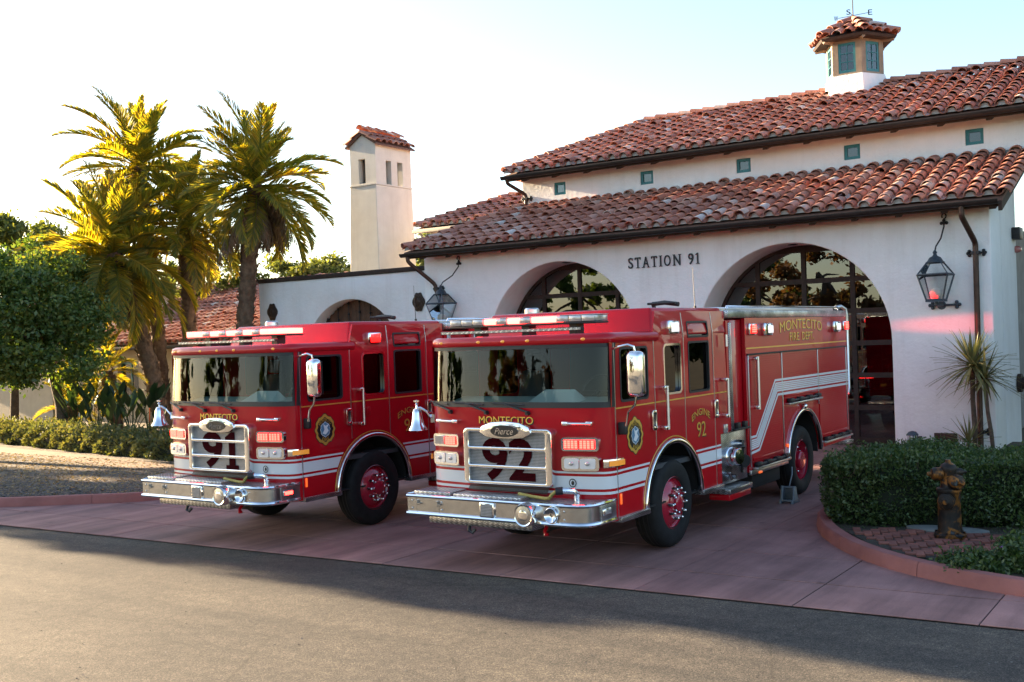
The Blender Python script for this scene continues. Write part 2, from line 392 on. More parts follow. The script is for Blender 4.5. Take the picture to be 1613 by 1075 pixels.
REDDIM = led('red_lens_lit', (1.0, .005, .004), 1.0)
STROBE = pm('dull_strobe_lens', (.42,.16,.15), .2, 0, .6)
HOTLED = led('lit_lightbar_led', (1.0, .024, .019), 6.0)
AMBER = pm('amber_lens', (.75,.30,.04), .2, 0, .7, emis=(1,.35,.05), estr=.05)
ORANGE = pm('orange_marker', (.8,.12,.02), .25, 0, .5, emis=(1,.15,.03), estr=.12)
HEAD = pm('headlamp_bulb', (.9,.9,.9), .1, .3, .5, emis=(1,.95,.9), estr=.12)
SEATM = pm('seat_cloth', (.05,.053,.06), .8)
DASHM = pm('dash_vinyl', (.42,.50,.47), .6)
PAPER = pm('pale_paper', (.78,.82,.78), .7)
YELLOWH = nz('yellow_hose', [(.3, (.30,.24,.06)), (.7, (.42,.35,.10))], 12, .8, .2)
CHOCKM = nz('chock_grey', [(.3, (.16,.19,.22)), (.7, (.26,.30,.33))], 10, .5, .1, metal=.5)
BLUEM = pm('badge_blue', (.10,.22,.34), .4); 
RIMRED = pm('wheel_red', (.38,.008,.03), .25, 0, .8)
UNDER = pm('underbody', (.012,.011,.011), .8)
# ------------------------------------------------------------------ ground, road, driveway
ROADM = .052
def road_y(x): return -.57 + ROADM*(x-.23)
o = MB().fan([(-900,-900,-.06),(900,-900,-.06),(900,900,-.06),(-900,900,-.06)]).build('ground', GROUND); struct(o)
o = MB().add([(-120,road_y(-120),-.02),(-120,-32,-.02),(90,-32,-.02),(90,road_y(90),-.02)], [(0,1,2,3)]).build('road', ASPHALT); struct(o)
dw = MB().add([(-14,road_y(-14)-.004,-.012),(12,road_y(12)-.004,-.012),(12,14.2,-.012),(-14,14.2,-.012)], [(0,1,2,3)]).build('driveway', JOINT); struct(dw)
# concrete slabs laid in a grid whose rows run with the road
xs = [1.77+1.65*k for k in range(-9, 5)]
rows = [0.0, .95, 2.12, 3.6, 5.1, 6.6, 8.1, 9.6, 11.1, 12.6, 14.0]
for i in range(len(xs)-1):
    for j in range(len(rows)-1):
        g = .006; gy = .015
        x0, x1 = xs[i]+g, xs[i+1]-g
        if x0 < -13.4: continue
        def yy(r, x): return road_y(x)*(1-r/16) + r + (.0 if r else .0)
        a = [(x0, yy(rows[j], x0)+gy*(j > 0), 0), (x1, yy(rows[j], x1)+gy*(j > 0), 0), (x1, yy(rows[j+1], x1)-gy, 0), (x0, yy(rows[j+1], x0)-gy, 0)]
        dz = random.uniform(-.002, .002)
        MB().hexa([(p[0], p[1], -.011) for p in a], [(p[0], p[1], dz) for p in a]).build('slab', SLAB, dw, smooth=0, bevel=.004, seg=1)

def kerb(name, pts, w, h, mat, side, seg_len=1.6):
    """kerb as a chain of cast segments; pts = outer foot line, side = +1 left of travel"""
    P = [Vector((p[0], p[1], 0)) for p in pts]
    # resample
    d = [0]
    for i in range(1, len(P)): d.append(d[-1]+(P[i]-P[i-1]).length)
    def at(s):
        s = min(max(s, 0), d[-1])
        for i in range(1, len(P)):
            if s <= d[i]+1e-9:
                f = (s-d[i-1])/max(d[i]-d[i-1], 1e-9); return P[i-1].lerp(P[i], f)
    def nrm(s):
        t = (at(s+.15)-at(s-.15)).normalized(); return Vector((-t.y, t.x, 0))*side
    root = MB().strip([[tuple(at(s)+nrm(s)*.03+Vector((0,0,-.02))) for s in np.linspace(0, d[-1], 60)], [tuple(at(s)+nrm(s)*.03+Vector((0,0,.05))) for s in np.linspace(0, d[-1], 60)]]).build(name, JOINT); struct(root)
    n = max(1, round(d[-1]/seg_len)); L = d[-1]/n
    for k in range(n):
        ss = np.linspace(k*L+.004, (k+1)*L-.004, 7); rowsP = [[], [], [], [], []]
        for s in ss:
            a = at(s); m = nrm(s)
            for q, (off, z) in enumerate(((0,-.01), (.018,h-.03), (.045,h), (w,h), (w,-.01))): rowsP[q].append(tuple(a+m*off+Vector((0,0,z))))
        b = MB().strip(rowsP); 
        b.fan([r[0] for r in rowsP]); b.fan([r[-1] for r in rowsP][::-1])
        b.build('kerb_segment', mat, root, smooth=40)
    return [at(s)+nrm(s)*(w-.01) for s in np.linspace(0, d[-1], 50)]
def smooth_path(pts, n=40):
    P = [Vector((*p, 0)) for p in pts]; out = []
    for i in range(len(P)-1):
        p0, p1, p2, p3 = P[max(i-1,0)], P[i], P[i+1], P[min(i+2, len(P)-1)]
        for k in range(10):
            t = k/10; out.append(.5*((2*p1)+(p2-p0)*t+(2*p0-5*p1+4*p2-p3)*t*t+(3*p1-p0-3*p2+p3)*t**3))
    out.append(P[-1]); return [(q.x, q.y) for q in out]
right = smooth_path([(1.95,11.6),(1.98,8),(2.02,5.6),(2.12,4.3),(2.3,3.62),(2.67,2.84),(3.34,1.93),(4.21,1.25),(5.25,.84),(6.6,.55),(8.5,.42),(11.9,.45)])
inner = kerb('kerb_right', right, .17, .15, KERB, 1)
bed = [(p.x, p.y, .10) for p in inner] + [(14,.6,.10),(14,14,.10),(1.95,14,.10)]
bm_ = MB(); bm_.plate([[(p[0],p[1]) for p in bed]], lambda u,v,w: (u,v,.10-w), .08); planter = bm_.build('planting_bed_right', SOIL, smooth=0); struct(planter)
left = smooth_path([(-40,-2.75),(-24,-1.9),(-16,-1.2),(-12.5,-.62),(-11.4,-.28),(-10.5,.25),(-9.7,.85),(-8.97,1.42),(-8.55,2.4),(-8.4,4),(-8.4,8),(-8.4,11.9)])
inner = kerb('kerb_left', left, .17, .15, KERB, 1)
bl = [(p.x, p.y) for p in inner] + [(-8.55,12.4),(-19,12.9),(-60,12.9),(-60,-3.0)]
struct(MB().plate([bl], lambda u,v,w: (u,v,.12-w), .12).build('planting_bed_left', GRAVELBED, smooth=0))
# dirt footpath through the bed
c1 = smooth_path([(-60,5.3),(-30,5.4),(-19.4,4.75),(-15,4.25),(-11.5,3.75),(-9.3,3.3)]); c2 = smooth_path([(-60,6.5),(-30,6.6),(-19.6,5.75),(-15,5.15),(-11.3,4.6),(-9.2,4.3)])
struct(MB().strip([[(p[0], p[1], .126) for p in c1], [(p[0], p[1], .126) for p in c2]]).build('footpath', DIRT))
# ------------------------------------------------------------------ tiled roofs
def W(mb, name, mat, parent, **k):
    """build in world coordinates under a thing whose empty stands elsewhere"""
    o = mb.build(name, mat, parent, **k)
    if parent is not None and parent.type == 'EMPTY': o.matrix_parent_inverse = Matrix.Translation(-Vector(parent.location))
    return o
def tile_shape(r0=.128, r1=.104, L=.47, n=7, t=.018, lift=.045, flip=1):
    v, f = [], []
    for (r, y, z) in ((r0, 0, lift), (r1, L, 0), (r0-t, 0, lift), (r1-t, L, 0)):
        for i in range(n+1):
            a = math.pi*i/n; v.append((r*math.cos(a), y, z+flip*r*.86*math.sin(a)))
    m = n+1
    for i in range(n):
        f += [(i, i+1, m+i+1, m+i), (2*m+i, i, i+1, 2*m+i+1)[::1], (2*m+i, 3*m+i, 3*m+i+1, 2*m+i+1)]
    return v, f
CV, CF = tile_shape(); PV, PF = tile_shape(r0=.105, r1=.125, n=5, lift=.03, flip=-1)
_b = MB(); _b.add(CV, CF); TILE_ME = _b.mesh('roof_tile', TILE, smooth=50)
def joined(name, vs, fs, mats, mat, parent, kind='stuff', smooth=50):
    V = np.array(vs); n = len(V); M4 = np.array([np.array(m) for m in mats])
    H = np.concatenate([V, np.ones((n,1))], 1); out = np.einsum('kij,nj->kni', M4, H)[:, :, :3].reshape(-1, 3)
    F = []
    for k in range(len(M4)): F += [tuple(i+k*n for i in q) for q in fs]
    me = bpy.data.meshes.new(name); me.from_pydata(out.tolist(), [], F)
    me.polygons.foreach_set('use_smooth', [True]*len(me.polygons)); me.set_sharp_from_angle(angle=R(smooth)); me.materials.append(mat)
    return link(name, me, parent, kind)
def jit(a): return random.uniform(-a, a)
PITCH_X, EXPO = .335, .37
def field(x0, x1, y0, z0, slope, run, xmin=None, xmax=None, gabs=0):
    """cover tile and pan tile matrices on a slope facing -Y (gabs = 0), rising with +Y"""
    ang = math.atan(slope); cov, pan, eav = [], [], []
    n = int((x1-x0)/PITCH_X); m = int(run/math.cos(ang)/EXPO)
    for j in range(m+1):
        s = j*EXPO; y = y0+s*math.cos(ang); z = z0+s*math.sin(ang)
        for i in range(n+1):
            x = x0+i*PITCH_X
            if (xmin and x < xmin(y)) or (xmax and x > xmax(y)): continue
            up = .05 if random.random() < .06 else 0
            cov.append(Matrix.Translation((x+jit(.012), y+jit(.02), z+.055+up+jit(.006))) @ Matrix.Rotation(ang+jit(.035), 4, 'X') @ Matrix.Rotation(jit(.05), 4, 'Z') @ Matrix.Rotation(jit(.08), 4, 'Y'))
            pan.append(Matrix.Translation((x+PITCH_X/2, y+.02, z+.105)) @ Matrix.Rotation(ang, 4, 'X'))
            if j == 0: eav.append((x, y, z))
    return cov, pan, eav
def caps(p0, p1, lift=.09):
    p0, p1 = Vector(p0), Vector(p1); d = p1-p0; n = int(d.length/.38); q = d.to_track_quat('Y', 'Z').to_matrix().to_4x4(); out = []
    for k in range(n): out.append(Matrix.Translation(p0+d*(k/n)+Vector((0,0,lift+jit(.01)))) @ q @ Matrix.Scale(1.12, 4))
    return out
def lay(parent, cov, pan, extra, keep, eav):
    """individual tiles for the nearest, the rest as one mass"""
    allc = cov+extra
    order = sorted(range(len(allc)), key=lambda k: (allc[k].translation-CAM).length)
    near = set(order[:keep])
    for k in order[:keep]:
        o = link('roof_tile', TILE_ME, parent); o.matrix_local = allc[k]
    rest = [allc[k] for k in range(len(allc)) if k not in near]
    if rest: joined('roof_tile_mass', CV, CF, rest, TILE, parent)
    if pan: joined('pan_tile_mass', PV, PF, pan, TILE, parent)
    if eav:
        b = MB()
        for (x, y, z) in eav:
            pts = [(x+.11*math.cos(math.pi*i/6), y+.05, z+.07+.095*math.sin(math.pi*i/6)) for i in range(7)]
            bk = [(p[0], p[1]+.06, p[2]) for p in pts]; b.strip([pts, bk]); b.fan(pts)
        b.build('eave_mortar', MORTAR, parent, kind='stuff')
SLP = .38
# ------------------------------------------------------------------ the fire station
ST = thing('fire_station', 'white stucco fire station with arched bays, STATION 91 lettering and red tile roofs', 'fire station', (-4.2, 12.4, 0))
FY, DEP = 12.4, 1.0
ARCH = [(-7.05, 2.17), (-1.18, 2.17)]; SPR = 2.3
lp = [(-11.3, -.02)]
for cx, r in ARCH: lp += [(cx-r, -.02)] + [(cx+r*math.cos(R(180-180*i/36)), SPR+r*math.sin(R(180-180*i/36))) for i in range(37)] + [(cx+r, -.02)]
lp += [(2.95, -.02), (2.95, 5.02), (-11.3, 5.02)]
W(MB().plate([lp], lambda u,v,w: (u, FY+w, v), DEP), 'front_wall', STUCCO, ST, smooth=30, bevel=.035, seg=3)
for x0, x1 in ((2.45, 2.95), (-11.3, -10.8)):
    W(MB().plate([[(13.4,-.02),(15.1,-.02),(15.1,6.15),(13.4,5.52)]], lambda u,v,w: (x0+w, u, v), x1-x0), 'side_wall', STUCCO, ST)
# apparatus bay behind the arches
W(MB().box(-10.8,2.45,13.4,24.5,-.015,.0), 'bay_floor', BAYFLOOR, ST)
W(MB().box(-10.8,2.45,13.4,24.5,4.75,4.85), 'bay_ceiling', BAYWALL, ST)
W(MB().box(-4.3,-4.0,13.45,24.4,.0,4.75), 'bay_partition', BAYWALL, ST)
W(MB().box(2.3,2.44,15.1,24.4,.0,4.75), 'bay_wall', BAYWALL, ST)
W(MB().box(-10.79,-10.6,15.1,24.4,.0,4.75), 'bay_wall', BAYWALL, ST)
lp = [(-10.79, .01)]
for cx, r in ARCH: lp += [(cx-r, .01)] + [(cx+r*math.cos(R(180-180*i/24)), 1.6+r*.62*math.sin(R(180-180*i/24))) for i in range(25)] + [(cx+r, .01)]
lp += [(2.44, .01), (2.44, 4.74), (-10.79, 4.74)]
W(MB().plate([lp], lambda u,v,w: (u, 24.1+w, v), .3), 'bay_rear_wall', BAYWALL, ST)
# glazed bay doors
for cx, r in ARCH:
    DY = 13.42; rr = r-.005
    fr = MB()
    xsM = [cx-2.1, cx-1.09, cx, cx+1.09, cx+2.1]; zsM = [.12+.708*k for k in range(7)]
    door = None
    def top(x): return SPR+math.sqrt(max(.001, (r+.05)**2-(x-cx)**2))
    for x in xsM: fr.box(x-.05, x+.05, DY, DY+.09, .0, min(top(x), 4.44))
    for z in zsM:
        hw = r if z < SPR else math.sqrt(max(.01, r*r-(z-SPR)**2)); fr.box(cx-hw-.03, cx+hw+.03, DY+.008, DY+.082, z-.055, z+.055)
    outer = [(cx-r-.06,.0)]+[(cx+(r+.06)*math.cos(R(180-6*i)), SPR+(r+.06)*math.sin(R(180-6*i))) for i in range(31)]+[(cx+r+.06,.0)]
    inn = [(cx+r-.05,.06)]+[(cx+(r-.05)*math.cos(R(6*i)), SPR+(r-.05)*math.sin(R(6*i))) for i in range(31)]+[(cx-r+.05,.06)]
    fr.plate([outer, inn], lambda u,v,w: (u, DY-.012+w, v), .11)
    door = W(fr, 'bay_door', RAFTER, ST, smooth=0)
    for i in range(4):
        for k in range(6):
            x0, x1, z0, z1 = xsM[i]+.04, xsM[i+1]-.04, zsM[k]+.045, zsM[k+1]-.045
            pts = []
            for q in range(9):
                x = x0+(x1-x0)*q/8; pts.append((x, min(z1, SPR+math.sqrt(max(0, (r-.01)**2-(x-cx)**2)) if abs(x-cx) < r-.01 else z0)))
            if max(p[1] for p in pts) < z0+.08: continue
            poly = [(x0,z0),(x1,z0)]+[(p[0], max(p[1], z0+.004)) for p in reversed(pts)]
            tl = jit(.004); tl2 = jit(.004)
            MB().plate([poly], lambda u,v,w: (u, DY+.04+w+(v-z0)*tl+(u-x0)*tl2, v), .008).build('pane', DOORGLASS, door, smooth=0)
    # recessed downlight in the arch soffit
    W(MB().lathe([(.11,0),(.11,.02),(.07,.02),(.07,.012)], (cx-.02, FY+.45, SPR+r+.005), (0,0,-1), 20), 'soffit_light', IRON, ST)
# letters of the sign, with serifs
def serif(word_x, zb, h):
    adv = {'S':.60,'T':.66,'A':.76,'I':.40,'O':.80,'N':.82,'9':.62,'1':.46,' ':.42}; x = word_x
    for ch in 'STATION 91':
        wd = adv[ch]*h
        if ch != ' ':
            m_ = x+wd/2; b = MB(); cw = wd*{'I':.3,'1':.85}.get(ch, .80)
            vs, fs = text_fit(ch, cw, h)
            vs = [(x+wd/2+v[0], FY-.004-.03*v[2], zb+h/2+v[1]) for v in vs]
            if ch == '1': b.add([], []); b.plate([[(m_-.055*h,zb),(m_+.055*h,zb),(m_+.055*h,zb+h),(m_-.02*h,zb+h),(m_-.20*h,zb+.86*h),(m_-.18*h,zb+.80*h),(m_-.055*h,zb+.86*h)]], lambda u,v,w: (u, FY-.034+w, v), .03)
            elif ch == 'I': b.box(x+wd/2-.055*h, x+wd/2+.055*h, FY-.034, FY-.004, zb, zb+h)
            else: b.add(vs, fs)
            def bar(cx, z0, w, d=0): b.box(cx-w/2, cx+w/2, FY-.032-d, FY-.006, z0, z0+.055*h)
            m = x+wd/2
            if ch == 'T': bar(m, zb, .34*h, .001); [b.box(m+s*cw/2-.03*h, m+s*cw/2+.03*h, FY-.033, FY-.006, zb+.78*h, zb+h*.99) for s in (-1,1)]
            if ch == 'I': bar(m, zb, .3*h, .004); bar(m, zb+.945*h, .3*h, .004)
            if ch == 'A': [bar(m+s*cw*.46, zb, .26*h, .001) for s in (-1,1)]
            if ch == 'N': bar(m-cw*.44, zb, .26*h, .001); bar(m-cw*.46, zb+.945*h, .22*h, .001); bar(m+cw*.44, zb+.945*h, .26*h, .001)
            if ch == '1': bar(m, zb, .34*h, .001)
            if ch == 'S': b.box(m+cw*.34, m+cw*.42, FY-.033, FY-.006, zb+.72*h, zb+.95*h); b.box(m-cw*.44, m-cw*.36, FY-.033, FY-.006, zb+.05*h, zb+.28*h)
            W(b, 'sign_letter', LETTER, ST, smooth=0, recalc=False)
        x += wd*1.19
serif(-5.07, 4.16, .255)
# lower roof
EY, EZ, JY = 11.82, 4.98, 15.0
xl = lambda y: -11.5+(y-EY)*(1.75/3.18)
lr = W(MB().plate([[(-11.5,EY),(3.28,EY),(3.28,JY),(-9.75,JY)]], lambda u,v,w: (u, v, EZ+(v-EY)*SLP-w), .07), 'lower_roof', ROOFBED, ST, smooth=0)
cov, pan, eav = field(-11.36, 3.2, EY-.06, EZ-.015, SLP, 3.14, xmin=xl)
ext = caps((-11.5,EY,EZ), (-9.75,JY,EZ+SLP*3.18)) + caps((3.3,EY-.05,EZ-.02), (3.3,JY,EZ+SLP*3.18), .03)
lay(lr, cov, pan, ext, 300, eav)
W(MB().box(3.2,3.27,EY+.02,JY-.1,0,1).add([],[]) if False else MB().hexa([(3.2,EY,EZ-.26),(3.27,EY,EZ-.26),(3.27,JY,EZ+SLP*3.18-.26),(3.2,JY,EZ+SLP*3.18-.26)], [(3.2,EY,EZ-.075),(3.27,EY,EZ-.075),(3.27,JY,EZ+SLP*3.18-.075),(3.2,JY,EZ+SLP*3.18-.075)]), 'rake_board', RAFTER, ST)
def gutter(x0, x1, y, z, name='gutter', r=.085):
    b = MB(); prof = [(r*math.cos(R(180+180*i/8)), r*math.sin(R(180+180*i/8))) for i in range(9)]
    prof = [(-r-.012, .012), (-r-.012, 0)]+prof+[(r, .02), (r-.012, .02)]+[((r-.01)*math.cos(R(360-180*i/8)), (r-.01)*math.sin(R(360-180*i/8))) for i in range(9)]
    b.strip([[(x, y+p[0], z+p[1]) for p in prof] for x in (x0, x1)], close=True); b.fan([(x0, y+p[0], z+p[1]) for p in prof]); b.fan([(x1, y+p[0], z+p[1]) for p in prof][::-1])
    return W(b, name, GUTTER, ST, smooth=50)
gutter(-11.55, 3.22, EY-.06, EZ-.05)
W(MB().box(-11.45,3.19,EY+.05,EY+.09,EZ-.17,EZ-.06), 'fascia_board', RAFTER, ST)
for k in range(17):
    x = -11.0+.88*k
    W(MB().hexa([(x-.06,EY+.1,EZ-.21),(x+.06,EY+.1,EZ-.21),(x+.06,FY-.005,EZ-.05),(x-.06,FY-.005,EZ-.05)], [(x-.06,EY+.1,EZ-.09),(x+.06,EY+.1,EZ-.09),(x+.06,FY-.005,EZ+.12),(x-.06,FY-.005,EZ+.12)]), 'rafter_tail', RAFTER, ST)
# clerestory
CX0, CX1 = -9.75, 9.0
wx = [-8.52+2.68*k for k in range(6)]
holes = [[(x-.19,6.51),(x+.19,6.51),(x+.19,6.86),(x-.19,6.86)] for x in wx]
W(MB().plate([[(CX0,5.9),(CX1,5.9),(CX1,7.28),(CX0,7.28)]]+holes, lambda u,v,w: (u, JY+.02+w, v), .3), 'clerestory_wall', STUCCO, ST, smooth=30)
W(MB().box(CX0,CX0+.3,JY+.33,23.4,5.9,7.28), 'clerestory_side', STUCCO, ST)
for x in wx:
    w_ = W(MB().plate([[(x-.188,6.512),(x+.188,6.512),(x+.188,6.858),(x-.188,6.858)], [(x-.12,6.58),(x+.12,6.58),(x+.12,6.79),(x-.12,6.79)]], lambda u,v,w: (u, JY+.055+w, v), .05), 'clerestory_window', TEAL, ST, smooth=0)
    MB().box(x-.122,x+.122,JY+.085,JY+.092,6.578,6.792).build('pane', WINGLASS, w_, smooth=0)
    MB().box(x-.185,x+.185,JY+.24,JY+.25,6.515,6.855).build('blind', MORTAR, w_, smooth=0)
W(MB().box(CX0-.05,3.3,JY-.06,JY+.015,6.19,6.30), 'flashing', FLASH, ST)
# upper roof
UY, UZ, RY = 14.42, 7.13, 19.1
UR = UZ+SLP*(RY-UY)
xu = lambda y: -9.95+(y-UY)*(2.05/4.68)
ur = W(MB().plate([[(-9.95,UY),(9.6,UY),(9.6,RY),(-7.9,RY)]], lambda u,v,w: (u, v, UZ+(v-UY)*SLP-w), .08), 'upper_roof', ROOFBED, ST, smooth=0)
W(MB().hexa([(-7.9,RY+.001,UR-.09),(9.6,RY+.001,UR-.09),(9.6,23.8,UZ-.09),(-9.95,23.8,UZ-.09)], [(-7.9,RY+.001,UR),(9.6,RY+.001,UR),(9.6,23.8,UZ),(-9.95,23.8,UZ)]), 'rear_slope', TILE, ST, smooth=0)
W(MB().hexa([(-9.96,UY,UZ-.09),(-9.96,23.8,UZ-.09),(-7.91,RY+.01,UR-.09),(-7.91,RY-.01,UR-.09)], [(-9.96,UY,UZ-.01),(-9.96,23.8,UZ-.01),(-7.91,RY+.01,UR-.01),(-7.91,RY-.01,UR-.01)]), 'hip_slope', TILE, ST, smooth=0)
cov, pan, eav = field(-9.85, 9.5, UY-.06, UZ-.015, SLP, 4.62, xmin=xu)
ext = caps((-9.95,UY,UZ), (-7.9,RY,UR)) + caps((-7.9,RY,UR+.02), (9.4,RY,UR+.02))
lay(ur, cov, pan, ext, 0, eav)
gutter(-10.0, 9.5, UY-.06, UZ-.05)
W(MB().box(-9.9,9.5,UY+.05,UY+.09,UZ-.17,UZ-.06), 'fascia_board', RAFTER, ST)
for k in range(19):
    x = -9.4+1.0*k
    W(MB().hexa([(x-.06,UY+.1,UZ-.21),(x+.06,UY+.1,UZ-.21),(x+.06,JY+.015,UZ-.05),(x-.06,JY+.015,UZ-.05)], [(x-.06,UY+.1,UZ-.09),(x+.06,UY+.1,UZ-.09),(x+.06,JY+.015,UZ+.1),(x-.06,JY+.015,UZ+.1)]), 'rafter_tail', RAFTER, ST)
# downspouts
def spout(path, r=.055):
    pts = [Vector(p) for p in path]; fine = []
    for i in range(len(pts)-1):
        for k in range(6): fine.append(pts[i].lerp(pts[i+1], k/6))
    fine.append(pts[-1])
    sm = [fine[0]]+[(fine[i-1]+fine[i]*2+fine[i+1])/4 for i in range(1, len(fine)-1)]+[fine[-1]]
    return W(MB().tube(sm, r, 10), 'downspout', COPPER, ST, smooth=60)
def clasp(sp, x, z, y=FY):
    b = MB().box(x-.075,x+.075,y-.15,y-.002,z-.03,z+.03)
    for s in (-1, 1):
        b.box(x+s*.10-.03,x+s*.10+.03,y-.03,y-.002,z-.02,z+.02)
        for dx, dz in ((.16,0),(.135,.04),(.135,-.04)): b.ball((x+s*dx, y-.02, z+dz), .034, 8, 6)
    b.build('bracket', IRON, sp, smooth=50)
s1 = spout([(2.55,EY-.05,EZ-.1),(2.55,EY-.04,4.66),(2.68,FY-.10,4.18),(2.68,FY-.10,3.9),(2.66,FY-.10,.12)]); clasp(s1, 2.68, 3.98); clasp(s1, 2.66, .45)
s2 = spout([(-11.35,EY-.05,EZ-.1),(-11.33,EY-.04,4.72),(-10.86,FY-.10,4.12),(-10.80,FY-.10,3.85),(-10.80,FY-.10,.12)]); clasp(s2, -10.80, 4.0)
s3 = spout([(-9.86,UY-.03,UZ-.1),(-9.86,UY+.02,6.9),(-9.60,JY-.06,6.62),(-9.60,JY-.06,6.32)], .05); clasp(s3, -9.60, 6.5, JY+.02)
# cupola on the ridge
CU = W(MB(), 'cupola', TAN, ST) if False else None
cc = Vector((-1.55, RY, 0))
def hexring(r, z, a0=-90-30): return [(cc.x+r*math.cos(R(a0+60*i)), cc.y+r*math.sin(R(a0+60*i)), z) for i in range(6)]
cb = MB().strip([hexring(.98,8.2), hexring(.86,9.02), hexring(.80,9.28), hexring(.5,9.29)], close=True)
cup = W(cb, 'cupola', STUCCO, ST, smooth=20)
# posts and head of the lantern, windows in each face
zs0, zs1 = 9.285, 10.22; rr_ = .77
for i in range(6):
    a = Vector(hexring(rr_, 0)[i]); b_ = Vector(hexring(rr_, 0)[(i+1) % 6]); d = (b_-a); L = d.length; e = d/L; nrm = Vector((e.y, -e.x, 0))
    def fn(u, v, w, a=a, e=e, nrm=nrm): p = a+e*u-nrm*w; return (p.x, p.y, v)
    MB().plate([[(0,zs0),(L,zs0),(L,zs1),(0,zs1)], [(L*.2,zs0+.05),(L*.8,zs0+.05),(L*.8,zs1-.09),(L*.2,zs1-.09)]], fn, .06).build('timber_frame', TAN, cup, smooth=0)
    sash = [[(L*.2+.002,zs0+.052),(L*.8-.002,zs0+.052),(L*.8-.002,zs1-.092),(L*.2+.002,zs1-.092)]]
    u0, u1, v0, v1 = L*.2+.055, L*.8-.055, zs0+.115, zs1-.15
    for p in range(2):
        for q in range(3):
            ua, ub = u0+(u1-u0)*p/2+.008, u0+(u1-u0)*(p+1)/2-.008; va, vb = v0+(v1-v0)*q/3+.008, v0+(v1-v0)*(q+1)/3-.008
            sash.append([(ua,va),(ub,va),(ub,vb),(ua,vb)])
    MB().plate(sash, lambda u,v,w: fn(u, v, w+.012), .035).build('casement', TEAL, cup, smooth=0)
    MB().plate([[(u0-.01,v0-.01),(u1+.01,v0-.01),(u1+.01,v1+.01),(u0-.01,v1+.01)]], lambda u,v,w: fn(u, v, w+.028), .006).build('pane', WINGLASS, cup, smooth=0)
    tip = Vector(hexring(1.06, 10.18)[i]); ro = Vector(hexring(.72, 10.2)[i])
    MB().tube([ro, tip], [.06,.05], 4).build('bracket', TAN, cup, smooth=0)
MB().strip([hexring(1.10,10.20), hexring(1.14,10.26), hexring(.03,10.80)], close=True).fan(hexring(1.10,10.20)).build('cupola_roof', RAFTER, cup, smooth=20)
for i in range(6):
    a = Vector(hexring(1.17, 10.25)[i]); b_ = Vector(hexring(1.17, 10.25)[(i+1) % 6]); ap = Vector((cc.x, cc.y, 10.84))
    for j in range(3):
        for k in range(4 if j == 0 else (3 if j == 1 else 1)):
            nk = (4, 3, 1)[j]; e = (a.lerp(b_, (k+.5)/nk)); base = e.lerp(ap, j*.31); dr = (ap-(a+b_)/2)
            q = dr.to_track_quat('Y', 'Z').to_matrix().to_4x4()
            o = link('roof_tile', TILE_ME, cup); o.matrix_local = Matrix.Translation(base+Vector((0,0,.02+jit(.01)))) @ q @ Matrix.Rotation(jit(.05), 4, 'Z') @ Matrix.Diagonal((1.05,.95,1,1))
    dr = ap-a; q = dr.to_track_quat('Y', 'Z').to_matrix().to_4x4()
    for k in range(3):
        o = link('roof_tile', TILE_ME, cup); o.matrix_local = Matrix.Translation(a.lerp(ap, k*.31)+Vector((0,0,.07))) @ q
# weather vane
WV = thing('weather_vane', 'black iron weather vane with compass letters on top of the cupola', 'weather vane', (cc.x, cc.y, 10.84))
MB().cyl((0,0,-.05),(0,0,.92),.018,.012,8).lathe([(.07,-.02),(.05,.03),(.02,.06)],(0,0,0),(0,0,1),10).build('spindle', IRON, WV)
arm = MB(); arm.cyl((-.40,0,.16),(.40,0,.16),.008,n=6); arm.cyl((0,-.34,.161),(0,.34,.161),.008,n=6); arm.build('compass_arms', IRON, WV)
for ch, p in (('E',(.46,0)),('W',(-.46,0)),('N',(0,.40)),('S',(0,-.40))):
    vs, fs = text_fit(ch, .11, .14)
    MB().add([(p[0]+v[0]*.85, p[1]+v[0]*.5, .16+v[1]) for v in [(q[0], q[1]) for q in vs]], fs).add([(p[0]+v[0]*.85+.008, p[1]+v[0]*.5-.012, .16+v[1]) for v in vs], fs).build('compass_letter', IRON, WV, smooth=0, recalc=False)
MB().plate([[(-.30,.82),(-.12,.80),(.0,.86),(.12,.93),(.2,1.06),(.27,1.08),(.3,.98),(.22,.86),(.1,.76),(-.08,.74),(-.28,.74)]], lambda u,v,w: (u*.35, w-.006+u*.9, v), .012).build('figure', BRONZE, WV, smooth=0)
# fire connection plate on the wall
fp = W(MB().box(1.77,2.21,FY-.03,FY-.004,.13,.41), 'connection_plate', BRONZE, ST, bevel=.006)
for x in (1.89, 2.09): MB().lathe([(.055,0),(.06,.05),(.045,.06),(.045,.09)], (x,FY-.03,.26), (0,-1,0), 14).build('inlet_cap', BRONZE, fp)
# strobe and timber beam on the end wall
W(MB().lathe([(.07,0),(.08,.04),(.06,.10),(.03,.13)], (2.95,15.0,4.15), (1,0,0), 14), 'wall_strobe', STROBE, ST)
W(MB().box(2.952,3.12,14.6,15.0,4.35,4.6), 'alarm_box', IRON, ST, bevel=.02)
W(MB().cyl((2.96,14.8,1.28),(4.4,14.9,1.28),.13,.12,14).cyl((2.96,14.8,1.28),(3.04,14.8,1.28),.2,.2,14), 'timber_beam', RAFTER, ST)

